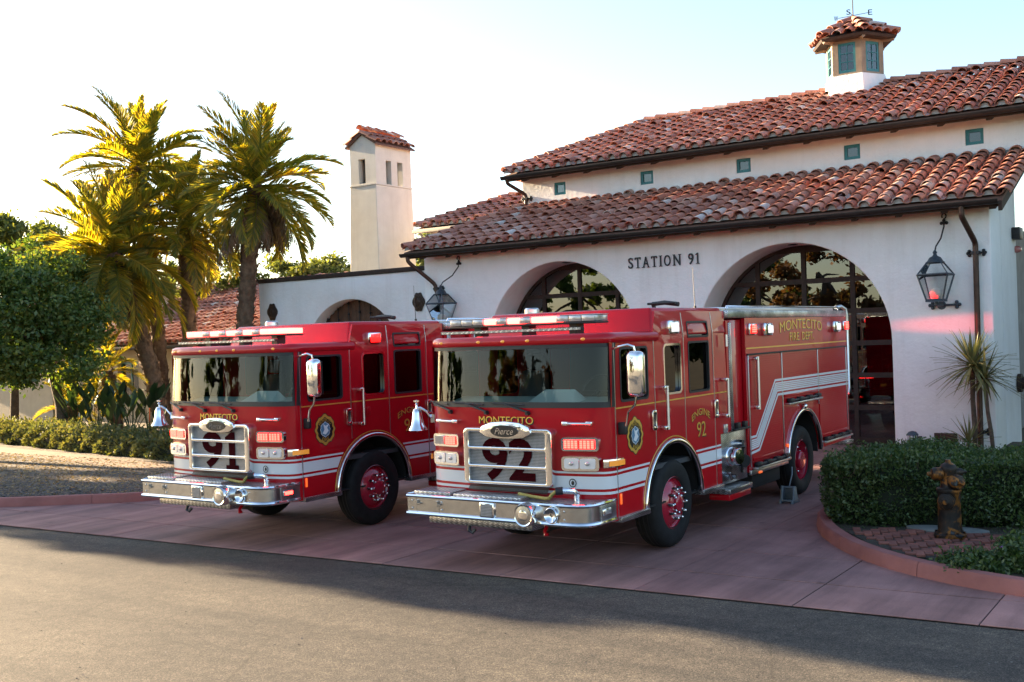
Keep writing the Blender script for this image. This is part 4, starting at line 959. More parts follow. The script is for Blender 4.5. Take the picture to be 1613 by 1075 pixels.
        t_ = B('turn_signal', sg, CHROME, smooth=60)
        pl = pts[1:]
        B('amber_lens', MB().strip([[(*outw(p,.054),1.188) for p in pl],[(*outw(p,.066),1.19) for p in pl],[(*outw(p,.066),1.248) for p in pl],[(*outw(p,.054),1.25) for p in pl]]), AMBER, t_)
        xg = sorted((s*.74, s*1.08)); hb = MB()
        hb.tube([(xg[0],fy(xg[0])-.05,1.665),(xg[1],fy(xg[1])-.05,1.665)], .016, 8)
        for x in xg: hb.cbox((x+(.03 if x == xg[0] else -.03), fy(x)-.025, 1.665), (.075,.06,.042))
        B('grab_handle', hb, CHROME, bevel=.006)
    # --- bumper
    by = -.50
    half = [(1.25,.10),(1.25,-.28),(1.235,-.36),(1.19,-.43),(1.11,-.475),(1.0,-.495),(.8,by),(0,by)]
    bp = [(-1.25,.10),(-1.25,by+.02),(-1.235,by)]+[(x,y) for x,y in half[::-1]]
    bumper = B('bumper', MB().strip([[(p[0],p[1],z) for p in bp] for z in (.615,.80)]), STEEL, smooth=50)
    def railp(z, r): return MB().tube([(p[0],p[1]-(.004 if p[1] < -.2 else 0),z) for p in bp], r, 8)
    B('bumper_rail', railp(.812,.022), CHROME, bumper); B('bumper_rail', railp(.606,.026), CHROME, bumper)
    B('bumper_deck', MB().plate([[(p[0]*.995,p[1]+.01) for p in bp]], lambda u,v,w: (u,v,.822-w), .012), TREAD, bumper, smooth=0)
    B('bumper_underside', MB().plate([[(p[0]*.99,p[1]+.02) for p in bp]], lambda u,v,w: (u,v,.60+w), .01), UNDER, bumper, smooth=0)
    B('deck_lid', MB().box(-1.16,-.62,-.47,-.14,.822,.87), TREAD, bumper, bevel=.008); B('deck_lid', MB().box(-.58,.36,-.46,-.20,.822,.86), TREAD, bumper, bevel=.008)
    B('lower_skirt', MB().box(-.98,.48,-.42,-.10,.49,.585), TREAD, bumper, bevel=.01)
    B('speaker_grille', MB().cbox((-.06,by-.012,.706),(.205,.03,.18)), CHROME, bumper, bevel=.02); B('speaker_mesh', MB().cbox((-.06,by-.03,.706),(.16,.006,.135)), GRMESH, bumper)
    sir = B('siren', MB().lathe([(.125,-.06),(.13,.02),(.13,.10),(.118,.13),(.105,.125),(.10,.115),(.065,.118),(.06,.13),(.035,.135),(.0,.135)], (.50,by,.70), (0,-1,0), 36, False), CHROME, bumper, smooth=40)
    B('siren_rotor', MB().lathe([(.112,.122),(.062,.128),(.060,.12)], (.50,by,.70), (0,-1,0), 30, False), STEEL, bumper)
    B('air_horn', MB().lathe([(.02,.01),(.04,.012),(.06,.03),(.078,.045),(.086,.04),(.086,.0)], (.80,by,.705), (0,-1,0), 26, False), CHROME, bumper, smooth=60)
    bt = MB()
    for x, z in ((-1.16,.755),(-1.16,.665),(-.72,.755),(-.72,.665),(.95,.75),(.95,.66)): bt.ball((x,by-.002+(.008 if x > .9 else 0),z),.013,8,5,(1,.7,1))
    for x in (-1.08,-.78): bt.cbox((x,by-.014,.735),(.03,.03,.06)); bt.cbox((x+.03,by-.02,.725),(.05,.014,.014))
    for x in (-1.10,-.76): bt.box(x-.002,x+.002,by-.003,by,.62,.79)
    B('latch_hardware', bt, STEEL, bumper, kind='stuff')
    B('end_plate', MB().box(1.251,1.262,-.24,.10,.62,.80), TREAD, bumper, bevel=.003)
    lt = B('end_light', MB().cbox((1.265,-.12,.715),(.03,.17,.075)), CHROME, bumper, bevel=.012); B('end_light_lens', MB().cbox((1.283,-.12,.715),(.012,.13,.045)), REDLED if num == '91' else LENS, bumper, bevel=.004)
    B('tow_hook', MB().tube([(-.40,-.30,.58),(-.40,-.40,.50),(-.38,-.44,.44),(-.34,-.43,.42),(-.31,-.41,.46)], .022, 8), BLACKP, bumper); B('tow_hook', MB().tube([(.62,-.30,.58),(.62,-.38,.50),(.64,-.40,.46),(.67,-.39,.47)], .02, 8), REDP, bumper)
    B('discharge_elbow', MB().tube([(.92,-.16,.82),(.92,-.17,.90),(.90,-.21,.935),(.84,-.26,.94),(.80,-.28,.94)], .032, 10), CHROME, bumper); B('coupling', MB().cyl((.81,-.28,.94),(.74,-.32,.935),.044,.044,12), BLKPL, bumper)
    B('attack_hose', MB().tube([(.75,-.32,.935),(.70,-.33,.90),(.66,-.33,.855),(.60,-.32,.848),(.42,-.30,.856),(.22,-.28,.875)], .020, 8), YELLOWH, bumper)
    ve = MB()
    for k in range(7): ve.box(-.55,.55,-.185+.008*k-.02,-.178+.008*k-.02,.875+.009*k,.882+.009*k)
    B('louvre_vent', ve, BLKPL, smooth=0)
    # --- bell
    if bell:
        bl = B('bell', MB().lathe([(.0,.27),(.03,.265),(.05,.25),(.06,.215),(.068,.14),(.085,.065),(.118,.014),(.122,.0),(.112,.0),(.08,.055)], (-1.44,-.02,1.54), (0,0,1), 28, False), CHROME, smooth=60)
        B('eagle_finial', MB().lathe([(.018,.262),(.012,.30),(.022,.315),(.010,.335),(.016,.355),(.0,.375)], (-1.44,-.02,1.54), (0,0,1), 10, False).hexa([(-1.475,-.03,1.885),(-1.405,-.03,1.885),(-1.405,-.01,1.885),(-1.475,-.01,1.885)],[(-1.485,-.03,1.905),(-1.395,-.03,1.905),(-1.395,-.01,1.905),(-1.485,-.01,1.905)]), CHROME, bl)
        B('bell_yoke', MB().tube([(-1.20,.10,1.66),(-1.28,.04,1.70),(-1.31,.0,1.77),(-1.39,-.02,1.815),(-1.44,-.02,1.81)], .015, 8).cbox((-1.25,.09,1.68),(.06,.09,.10)), CHROME, bl); B('clapper', MB().ball((-1.44,-.02,1.545),.03,8,6), CHROME, bl)
    # --- roof light bar
    lb = B('light_bar', MB().box(-1.05,1.02,.20,.50,2.775,2.80), BLKPL, bevel=.006)
    cells = 12; on_ = {'92':(3,5,7,8), '91':(0,1,3,5,7,9,10,11)}.get(num, ())
    for k in range(cells):
        a = -1.04+2.05*k/cells+.004; b = -1.04+2.05*(k+1)/cells-.004
        c = B('bar_module', MB().box(a,b,.19,.51,2.802,2.872), HOTLED if k in on_ else LENS, lb, bevel=.008)
    B('bar_cover', MB().box(-1.05,1.02,.195,.505,2.8735,2.882), LENS, lb, bevel=.003)
    for x in (-.7,.0,.66): B('bar_foot', MB().cbox((x,.38,2.72),(.10,.16,.115)), BLACKP, lb)
    B('scene_bar', MB().box(-1.12,.90,.10,.15,2.70,2.738), BLKPL, bevel=.006); B('scene_bar_lens', MB().box(-1.10,.88,.094,.0985,2.706,2.732), TREAD, smooth=0)
    B('roof_intake', MB().lathe([(.10,0),(.10,.06),(.08,.08),(0,.082)], (-.72,1.55,2.94), (0,0,1), 20, False), ALU); B('roof_horn', MB().tube([(.55,2.6,2.95),(.55,2.55,3.02),(.75,2.5,3.03),(.95,2.5,3.0)], .03, 8).cyl((.55,2.4,3.02),(.95,2.4,3.02),.018,n=6), BLKPL)
    B('antenna', MB().cyl((.95,3.0,2.94),(.93,3.0,3.50),.006,.003,6).cyl((.95,3.0,2.93),(.95,3.0,2.98),.018,n=8), BLKPL)
    # --- chassis
    B('chassis', MB().box(-.45,.45,.0,8.4,.42,.72), UNDER); B('front_axle', MB().cyl((-1.0,1.66,.545),(1.0,1.66,.545),.09,n=10), UNDER); B('cab_underside', MB().box(-1.2,1.2,.12,3.0,.58,.60), UNDER)
    # --- driver's side furniture
    s = 1; X = HX
    for y, z0, z1 in ((1.335,1.48,2.0),(3.15,1.48,2.0)):
        gb = B('grab_bar', MB().cyl((X+.075,y,z0),(X+.075,y,z1),.021,n=12), ALU)
        for z in (z0+.02, z1-.02): B('bar_stanchion', MB().cbox((X+.04,y-.03,z),(.09,.07,.05)), CHROME, gb, bevel=.012)
    for y in (1.085,2.875):
        dh = B('door_handle', MB().plate([rrect(y-.055,y+.055,1.49,1.73,.03), rrect(y-.028,y+.028,1.54,1.68,.015)[::-1]], lambda u,v,w: (X+.003+w,u,v), .03), CHROME, bevel=.008); B('handle_cup', MB().box(X+.001,X+.012,y-.03,y+.03,1.535,1.685), BLACKP, dh)
    B('key_pad', MB().cbox((X+.012,1.50,1.66),(.02,.075,.12)), REDP, bevel=.012)
    sl = B('scene_light', MB().cbox((X-.005,1.66,2.70),(.11,.28,.17)), CHROME, bevel=.025); B('scene_light_lens', MB().cbox((X+.053,1.66,2.70),(.012,.20,.115)), HEAD if num != '91' else REDDIM, sl, bevel=.01)
    # badge on the front door
    by_, bz = .62, 1.475
    pts = [((.185+.012*math.cos(12*a))*math.cos(a), (.20+.014*math.cos(8*a))*math.sin(a)) for a in [2*math.pi*i/64 for i in range(64)]]
    for k, (sc, m) in enumerate(((1.06,BLACKP),(1.0,GOLD),(.80,BLACKP),(.50,WHITE),(.46,BLUEM))):
        B('badge_layer', MB().plate([[(p[0]*sc,p[1]*sc) for p in pts]], lambda u,v,w: (X+.002+.0015*k+w*.5, by_+u, bz+v), .0025), m, smooth=0)
    B('badge_figure', MB().plate([[(-.06,-.05),(.0,-.07),(.06,-.02),(.03,.02),(.07,.07),(.0,.05),(-.04,.08),(-.02,.0)]], lambda u,v,w: (X+.0105+w, by_+u, bz+v), .002), WHITE, smooth=0)
    for word, sg_ in (('MONTECITO',1),('FIRE',-1)):
        vs, fs = text_fit(word, .26 if sg_ > 0 else .13, .042); o_ = []
        for u, v, w in vs:
            a = math.pi/2-u/.125 if sg_ > 0 else -math.pi/2+u/.125; r = .128+sg_*v; o_.append((X+.0085+.001*w, by_+r*math.cos(a), bz+r*1.07*math.sin(a)))
        B('badge_lettering', MB().add(o_, fs), GOLD, smooth=0, recalc=False)
    if not full: 
        B('rear_block', MB().box(-1.2,1.2,3.33,7.5,.6,2.85), REDP, bevel=.04)
        for s in (1,-1): wheel(root, s*1.205, 6.26, s, False)
        return root
    # ENGINE and number on the rear door
    for d, m, q in ((.010,BLACKP,.0),(0,GOLD,.0025)):
        nm = 'gilt_lettering' if m is GOLD else 'lettering_shadow'
        B(nm, arched('ENGINE', 2.42, 1.535, .55, .085, .075, X+.0015+q, .002, None, d, -d), m, smooth=0, recalc=False)
        for ch, c_ in zip(num, (2.35, 2.49)): B('gilt_numeral' if m is GOLD else 'numeral_shadow', arched(ch, c_, 1.385, .125 if ch != '1' else .06, .19, 0, X+.0015+q, .002, None, d*1.4, -d*1.4), m, smooth=0, recalc=False)
    # --- pump section
    B('pump_house', MB().box(-1.19,1.19,3.33,3.96,.62,2.78), REDP, bevel=.01)
    B('pump_corner', MB().box(1.192,1.236,3.33,3.40,1.28,2.76), REDP)
    pp = B('pump_panel', MB().box(1.192,1.225,3.045,3.945,.57,1.25), TREAD, bevel=.004)
    B('corner_beam', MB().box(1.196,1.25,3.405,3.485,1.26,2.74), TREAD, bevel=.006)
    B('intake_cap', MB().lathe([(.13,0),(.13,.06),(.115,.07),(.115,.17),(.10,.19),(.0,.195)], (1.225,3.30,.93), (1,-.25,.05), 24, False), CHROME, pp, smooth=40); B('intake_valve', MB().cyl((1.24,3.52,.88),(1.42,3.44,.86),.095,.085,16), BLKPL, pp)
    B('discharge_cap', MB().cyl((1.225,3.60,1.08),(1.32,3.60,1.08),.05,n=12), CHROME, pp); B('valve_handle', MB().cyl((1.235,3.74,.66),(1.26,3.74,1.0),.016,n=8).ball((1.262,3.74,1.02),.03,8,6), BLACKP, pp); B('drain_valve', MB().tube([(1.225,3.16,.72),(1.30,3.16,.72),(1.31,3.20,.64)], .022, 8).tube([(1.225,3.30,.66),(1.33,3.30,.66)], .03, 8), STEEL, pp)
    B('pump_light', MB().cbox((X+.012,3.17,1.32),(.03,.12,.12)), LENS, bevel=.012); B('hose_clamp', MB().box(1.19,1.30,3.42,3.93,1.262,1.292).cbox((1.27,3.55,1.33),(.06,.10,.08)).cbox((1.27,3.8,1.33),(.06,.10,.08)), BLKPL, bevel=.006)
    stp = B('pump_step', MB().box(1.05,1.36,3.03,3.80,.455,.53), TREAD, bevel=.012); B('step_riser', MB().box(1.04,1.34,3.05,3.78,.37,.45), REDP, stp, bevel=.01)
    B('grab_bar', MB().cyl((X+.05,3.20,2.42),(X+.05,3.20,2.58),.018,n=10), ALU)
    # --- body
    cy = 6.27
    bprof = [(3.97,.63),(5.50,.63)]+[(cy+.77*math.cos(R(180-5*i)), .60+.74*math.sin(R(180-5*i))) for i in range(1,36)]+[(7.04,.63),(7.04,.72),(8.555,.72),(8.555,2.80),(3.97,2.80)]
    for s in (1,-1):
        B('body_side', MB().plate([bprof], lambda u,v,w,s=s: (s*(HX-.05+w),u,v), .05), REDP, smooth=30)
        B('fender_trim', MB().plate([[(cy+r*math.cos(R(t)), .60+r*.965*math.sin(R(t))) for r, ts in ((.745,range(2,179,5)),(.80,range(178,1,-5))) for t in ts]], lambda u,v,w,s=s: (s*(HX-.03+w),u,v), .065), CHROME, bevel=.012, smooth=50)
        ar = arc(cy,.60,.755,0,180,24); B('wheel_well', MB().strip([[(s*(HX-.052),p[0],p[1]) for p in ar],[(s*.6,p[0],p[1]) for p in ar]]).fan([(s*.6,p[0],p[1]) for p in ar]), UNDER)
        wheel(root, s*1.205, 6.26, s, False)
    B('body_core', MB().box(-1.19,1.19,3.98,5.45,.65,2.79), REDP); B('body_core', MB().box(-1.19,1.19,7.09,8.55,.74,2.79), REDP); B('body_core', MB().box(-1.19,1.19,5.451,7.089,1.40,2.79), REDP)
    B('top_rim', MB().box(-1.26,1.26,3.36,8.57,2.803,2.905), TREAD, bevel=.008); B('hose_bed_cover', MB().box(-1.05,1.05,3.5,8.5,2.906,2.96), ALU, bevel=.015)
    B('top_rail', MB().tube([(1.18,3.5,2.93),(1.18,3.52,2.965),(1.18,8.3,2.965),(1.18,8.35,2.93)], .016, 8), CHROME)
    dr = []
    for y0, y1, z0 in ((4.06,5.30,.76),(5.37,6.93,1.57),(7.0,8.41,.82)):
        d = B('roll_up_door', MB().box(X+.001,X+.014,y0,y1,z0,2.255), SHUT, smooth=0); dr.append(d)
        B('door_bar', MB().box(X+.0145,X+.03,y0+.02,y1-.02,z0+.02,z0+.06), SHUT, d, bevel=.004)
    B('door_panel', MB().plate([[(5.37,.70),(5.44,.70)]+[(cy+.86*math.cos(R(a)), .60+.82*math.sin(R(a))) for a in range(162,17,-8)]+[(6.93,1.48),(5.37,1.48)]], lambda u,v,w: (X+.001+w,u,v), .008), REDP, smooth=0) if False else None
    for y, z0, z1 in ((4.025,.70,2.28),(5.335,.66,2.28),(6.965,1.38,2.28),(8.45,.78,2.28)): B('trim_strip', MB().box(X+.001,X+.020,y-.012,y+.012,z0,z1), ALU, bevel=.003)
    B('drip_rail', MB().box(X+.001,X+.03,4.0,8.5,2.272,2.295), BLKPL, bevel=.003)
    gb = B('grab_bar', MB().cyl((X+.08,4.22,1.50),(X+.08,4.22,2.25),.022,n=12), ALU)
    for z in (1.53,2.22): B('bar_stanchion', MB().cbox((X+.045,4.20,z),(.09,.06,.05)), CHROME, gb, bevel=.01)
    for y0, y1, z in ((5.46,6.95,1.50),(4.08,5.42,.69),(7.1,8.48,.76)):
        t_ = B('tool_tray', MB().box(X+.002,X+.09,y0,y1,z-.028,z), ALU, bevel=.005)
        n_ = 4
        for k in range(n_): B('tool_clamp', MB().cbox((X+.05, y0+.12+(y1-y0-.24)*k/(n_-1), z+.035),(.07,.16,.06)), BLKPL, t_, bevel=.012)
        B('tool_pole', MB().cyl((X+.055,y0+.05,z+.03),(X+.055,y1-.05,z+.03),.018,n=8), BLKPL, t_)
    B('body_rub_rail', MB().box(X-.02,X+.025,3.99,5.46,.585,.655), ALU, bevel=.008); B('body_rub_rail', MB().box(X-.02,X+.025,7.06,8.54,.665,.725), REDP, bevel=.008)
    B('gold_line', MB().box(X+.0015,X+.0045,3.99,8.54,2.362,2.380), GOLD, smooth=0)
    # stepped stripe made of stacked bands
    top = [(4.0,1.135),(4.22,1.135),(5.02,1.885),(8.54,1.875)]; bot = [(4.0,.875),(4.34,.90),(5.13,1.635),(8.54,1.61)]
    def lerp2(f): return [(a[0]+(b[0]-a[0])*f, a[1]+(b[1]-a[1])*f) for a, b in zip(top, bot)]
    fr_ = [(0,.13),(.21,.30),(.325,.41),(.435,.52),(.545,.63),(.655,.755),(.86,1.0)]
    for f0, f1 in fr_:
        lp = lerp2(f0)+lerp2(f1)[::-1]
        B('white_stripe', MB().plate([lp], lambda u,v,w: (X+.0165+w,u,v), .002), WHITE, smooth=0)
    for d, m, q in ((.014,BLACKP,0),(0,GOLD,.0025)):
        nm = 'gilt_lettering' if m is GOLD else 'lettering_shadow'
        B(nm, arched('MONTECITO', 6.29, 2.645, 1.92, .155, .055, X+.0015+q, .002, None, d, -d), m, smooth=0, recalc=False)
        for wd_, c_, l_ in (('FIRE',5.95,.42),('DEPT.',6.57,.55)): B(nm, arched(wd_, c_, 2.505, l_, .125, 0, X+.0015+q, .002, None, d, -d), m, smooth=0, recalc=False)
    for y in (4.20,8.46):
        wl_ = B('side_warning_light', MB().cbox((X+.015,y,2.64),(.05,.24,.17)), CHROME, bevel=.02); B('lens', MB().cbox((X+.044,y,2.64),(.012,.19,.125)), REDDIM, wl_, bevel=.004)
        d = MB()
        for i in range(3):
            for j in range(4): d.box(X+.0505,X+.056,y-.075+.055*i,y-.04+.055*i,2.595+.028*j,2.612+.028*j)
        d.build('led_array', REDLED, wl_, smooth=0, kind='stuff')
        if y > 8 and num == '92':
            ld = bpy.data.lights.new('warning_beam', 'SPOT'); ld.energy = 70; ld.color = (1,.05,.04); ld.spot_size = R(64); ld.spot_blend = .9; ld.shadow_soft_size = .02
            lo = bpy.data.objects.new('warning_beam', ld); COL.objects.link(lo); lo.parent = wl_
            q = Vector((.35, 1.0, -.012)).to_track_quat('-Z', 'Y').to_matrix().to_4x4(); lo.matrix_local = Matrix.Translation((X+.09, y, 2.64)) @ q @ Matrix.Diagonal((1,.10,1,1))
    for y in (4.74,7.90):
        sl = B('scene_light', MB().cbox((X+.03,y,2.63),(.09,.30,.19)), CHROME, bevel=.03); B('scene_light_lens', MB().cbox((X+.08,y+.03,2.63),(.014,.18,.11)), HEAD, sl, bevel=.01)
    B('wheel_lamp', MB().ball((X+.04,cy-.06,1.40),.045,12,8), CHROME); B('marker_light', MB().cbox((X+.02,5.46,.86),(.03,.05,.05)), ORANGE, bevel=.008); B('marker_light', MB().cbox((X+.035,4.3,.60),(.02,.10,.03)), ORANGE, bevel=.004)
    B('rear_pipe', MB().tube([(1.10,8.45,2.96),(1.16,8.58,2.98),(1.21,8.66,2.93),(1.22,8.68,2.80),(1.22,8.68,1.55),(1.22,8.60,1.45)], .032, 10), ALU, smooth=60)
    B('rear_step', MB().box(-1.2,1.2,8.56,8.95,.55,.61), TREAD, bevel=.01); tl = B('tail_light', MB().box(1.05,1.22,8.56,8.60,1.2,1.5), REDLED, bevel=.01)
    B('outrigger_wheel_box', MB().box(.5,1.19,4.2,5.3,.36,.60), UNDER, bevel=.02)
    return root
engine((0,0,0), 'nearer red fire engine numbered 92 with full side in view', '92')
engine((-4.6,-.30,0), 'red fire engine numbered 91 with every warning light lit', '91')
engine((-1.28,15.15,0), 'fire engine parked in the dark behind the glazed bay door', '', full=False, bell=False)
# ------------------------------------------------------------------ plants
PALMLEAF = leafmat('palm_leaflets', [(.10,.135,.035),(.17,.20,.045),(.28,.26,.05),(.42,.32,.055)], .55, .45, (2.2,1.8,.3))
DEADLEAF = leafmat('dry_fronds', [(.16,.11,.07),(.24,.18,.12),(.30,.25,.19)], .35, .7, (1.5,1.3,.8))
TREELEAF = leafmat('dark_tree_leaves', [(.040,.080,.026),(.075,.135,.038),(.12,.18,.048),(.19,.23,.06)], .35, .45, (1.7,1.6,.4))
FARLEAF = leafmat('far_tree_leaves', [(.07,.09,.025),(.12,.15,.04),(.20,.21,.05)], .4, .6)
HEDGELEAF = leafmat('hedge_leaves', [(.022,.046,.014),(.045,.085,.024),(.085,.13,.04),(.16,.19,.075)], .3, .4, (1.4,1.5,.5))
LOWLEAF = leafmat('low_shrub_leaves', [(.07,.088,.028),(.115,.13,.045),(.19,.175,.06)], .3, .6)
AUTUMN = leafmat('autumn_leaves', [(.10,.05,.02),(.18,.08,.025),(.10,.09,.03)], .35, .6)
YUCLEAF = leafmat('sword_leaves', [(.10,.115,.05),(.18,.18,.08),(.32,.28,.14)], .2, .35, (1.3,1.3,.6))
PALMBARK = nz('palm_bark', [(.3, (.085,.052,.032)), (.7, (.20,.125,.075))], 7, .95, .9, 25, .04)
BARK = nz('bark', [(.3, (.06,.042,.03)), (.7, (.13,.095,.07))], 9, .95, .8, 30, .03)
TWIG = nz('twig', [(.3, (.05,.036,.022)), (.7, (.12,.09,.055))], 20, .9, .3)
DARKCORE = pm('dark_core_filler', (.012,.018,.008), .95)  # dark filler for the added cores that block light through the hedges
PURPLE = pm('purple_petals', (.32,.09,.50), .6)
def quads(name, C_, U, V_, mat, parent=None, kind=None, droop=None):
    """many small folded leaves: centre, half length vector, half width vector"""
    n = len(C_); P = np.empty((n, 4, 3)); P[:,0] = C_-U; P[:,1] = C_+V_; P[:,2] = C_+U; P[:,3] = C_-V_
    if droop is not None: P[:,2,2] -= droop
    me = bpy.data.meshes.new(name); me.vertices.add(4*n); me.vertices.foreach_set('co', P.reshape(-1))
    me.loops.add(4*n); me.loops.foreach_set('vertex_index', np.arange(4*n, dtype=np.int32))
    me.polygons.add(n); me.polygons.foreach_set('loop_start', np.arange(0, 4*n, 4, dtype=np.int32)); me.polygons.foreach_set('loop_total', np.full(n, 4, dtype=np.int32))
    me.update(calc_edges=True); me.validate(); me.materials.append(mat)
    return link(name, me, parent, kind)
def rdir(n):
    v = rng.normal(size=(n,3)); return v/np.linalg.norm(v, axis=1, keepdims=True)
def leaves(centres, size, aspect=.5, outward=None, bias=.6):
    n = len(centres); d = rdir(n)
    if outward is not None: d = d+outward*bias; d /= np.linalg.norm(d, axis=1, keepdims=True)
    w = np.cross(d, rdir(n)); w /= np.linalg.norm(w, axis=1, keepdims=True)
    s = size*rng.uniform(.6, 1.3, (n,1)); return centres, d*s, w*s*aspect
def crown_points(blobs, n, clump=260, cr=.42, shell=.55):
    """leaf positions in clumps spread through a set of ellipsoids (centre, radii)"""
    vol = np.array([b[1][0]*b[1][1]*b[1][2] for b in blobs])**.8; vol /= vol.sum(); out, outd = [], []
    nc = max(4, n//clump)
    for b, f in zip(blobs, vol):
        k = max(2, int(nc*f)); d = rdir(k); r = rng.uniform(shell, 1.0, (k,1))**.6
        c = np.array(b[0])+d*r*np.array(b[1])
        for cc_ in c:
            m = int(clump*rng.uniform(.5,1.5)); sz = cr*rng.uniform(.6,1.3); p = cc_+rng.normal(size=(m,3))*sz*np.array([1,1,.7])*.55
            out.append(p); outd.append(np.repeat([(cc_-np.array(b[0]))], m, 0))
    O = np.concatenate(out); D = np.concatenate(outd); D = D/(np.linalg.norm(D, axis=1, keepdims=True)+1e-6); return O, D
def tree(name, label, base, trunk, blobs, n, size, mat, cat='tree', group=None, bark=None, branches=6, tr=.16):
    t = thing(name, label, cat, base, group=group)
    top = trunk[-1]; b = MB(); b.tube([Vector(p) for p in trunk], [tr*(1-.5*i/(len(trunk)-1)) for i in range(len(trunk))], 9)
    b.build('trunk', bark or BARK, t, smooth=60)
    br = MB()
    for k in range(branches):
        bb = blobs[k % len(blobs)]; e = Vector(bb[0])+Vector((jit(bb[1][0]*.6),jit(bb[1][1]*.6),jit(bb[1][2]*.4))); st = Vector(trunk[-2]).lerp(Vector(top), random.random())
        mid = st.lerp(e, .5)+Vector((jit(.2),jit(.2),.15)); br.tube([st, mid, e], [tr*.45,tr*.3,.02], 6)
    br.build('limbs', bark or BARK, t, smooth=60, kind='stuff')
    P, D = crown_points(blobs, n); quads('crown', *leaves(P, size, .5, D), mat, t)
    return t
# --- date palms: each frond is its own leaf
def frond_mesh(name, L, bend, mat, nl=46, llen=.42, dead=False, seed=0):
    r_ = np.random.default_rng(seed); C_, U, V_ = [], [], []; v = []; spine = []
    for i in range(25):
        t = i/24; a = bend*t*t; 
        if i == 0: p = np.zeros(3)
        else: p = p+np.array([math.cos(ang), 0, math.sin(ang)])*L/24
        ang = -bend*(t**1.4); spine.append((p.copy(), ang))
    b = MB(); b.tube([tuple(s[0]) for s in spine], [.030*(1-.9*i/24)+.004 for i in range(25)], 5)
    for k in range(nl):
        t = .14+.86*k/(nl-1); i = min(23, int(t*24)); p, ang = spine[i]; q = spine[i+1][0]; p = p+(q-p)*(t*24-i)
        d = np.array([math.cos(ang),0,math.sin(ang)]); up = np.array([-math.sin(ang),0,math.cos(ang)])
        ll = llen*(math.sin(math.pi*min(1, .12+t*.92))**.55)*r_.uniform(.85,1.12)+.05
        for s in (-1, 1):
            fwd = .55+.75*t+r_.uniform(-.12,.12); side = np.array([0,s,0]); 
            dr = d*math.sin(fwd)+side*math.cos(fwd)+up*(r_.uniform(.05,.42) if not dead else r_.uniform(-.9,-.2)); dr /= np.linalg.norm(dr)
            w = np.cross(dr, up+side*s*.4); w /= np.linalg.norm(w); wd = .021+.012*math.sin(math.pi*t)
            mid = p+dr*ll*.5; tip = p+dr*ll-np.array([0,0,1])*ll*(.07 if not dead else .35)
            v.append([p-w*wd*.3, mid-w*wd, tip, mid+w*wd])
    base = len(b.v)
    for q in v: b.add(q, [(0,1,2,3)])
    return b.mesh(name, mat, smooth=0, recalc=False)
FR = [frond_mesh('frond', L, bd, PALMLEAF, 66, ll, False, k) for k, (L, bd, ll) in enumerate(((2.5,.6,.50),(2.7,.9,.54),(2.8,1.15,.56),(2.6,1.4,.52),(2.3,.35,.46),(2.7,1.6,.52)))]
FD = [frond_mesh('frond', L, bd, DEADLEAF, 34, .34, True, 20+k) for k, (L, bd) in enumerate(((2.1,.9),(1.9,1.2),(2.2,.6)))]
def palm(label, base, path, tr, n, ndead, sc=1.0, tilt=0.0, cat='palm tree', scales=True, hang=1.0, hi=85):
    t = thing('date_palm', label, cat, base, group='feathery palms in front of the cream house')
    P = [Vector(p) for p in path]; fine = []
    for i in range(len(P)-1):
        for k in range(8): fine.append(P[i].lerp(P[i+1], k/8))
    fine.append(P[-1]); fine = [fine[0]]+[(fine[i-1]+fine[i]*2+fine[i+1])/4 for i in range(1, len(fine)-1)]+[fine[-1]]
    b = MB(); rs = [tr*(1+.18*(i % 2)-.12*i/len(fine)) for i in range(len(fine))]; rs[-1] = tr*.9; b.tube(fine, rs, 12)
    if scales:
        L = len(fine)
        for k in range(int(260*sc)):
            u = random.random()*(L-1.01); i = int(u); p = fine[i].lerp(fine[i+1], u-i); a = random.random()*6.283; d = (fine[i+1]-fine[i]).normalized(); x = d.cross(Vector((0,1,0.01))).normalized(); y = d.cross(x)
            o = x*math.cos(a)+y*math.sin(a); q = p+o*tr*.98; s_ = d.cross(o)*.07
            b.add([q-s_-d*.05, q+s_-d*.05, q+d*.10+o*.075+s_*.5, q+d*.10+o*.075-s_*.5, q+d*.02], [(0,1,2,3),(0,3,4),(1,4,2)])
    b.build('trunk', PALMBARK, t, smooth=50, recalc=False)
    top = P[-1]
    for k in range(n):
        f = (k+.5)/n; el = hi-(hi+58*hang)*f**.85+jit(7); az = k*137.5+jit(14)
        if el > 45: me = FR[random.choice((0,4,1))]
        elif el > 0: me = FR[random.choice((1,2,0))]
        else: me = FR[random.choice((3,5,2))]
        o = link('frond', me, t); s = sc*random.uniform(.85,1.1)
        o.matrix_local = Matrix.Translation(top+Vector((0,0,.10-.25*f))) @ Matrix.Rotation(R(az), 4, 'Z') @ Matrix.Rotation(R(-el), 4, 'Y') @ Matrix.Rotation(jit(.5), 4, 'X') @ Matrix.Scale(s, 4)
    for k in range(ndead):
        o = link('dry_frond', random.choice(FD), t); s = sc*random.uniform(.7,1.0)
        o.matrix_local = Matrix.Translation(top+Vector((0,0,-.25-jit(.2)))) @ Matrix.Rotation(R(k*360/ndead+jit(25)), 4, 'Z') @ Matrix.Rotation(R(52+jit(16)), 4, 'Y') @ Matrix.Rotation(jit(.6), 4, 'X') @ Matrix.Scale(s, 4)
    return t
def ray(u, v, d):
    """point d metres along the horizontal distance in the direction of photo pixel (u, v), only used to work out planting spots"""
    a, b = u-806.5, v-537.5; F_ = 1696.28
    q = _rc*(a/F_)-_uc*(b/F_)+_f; return CAM+q*(d/math.hypot(q.x, q.y))
def spot(u, d): p = ray(u, 600, d); return (p.x, p.y)
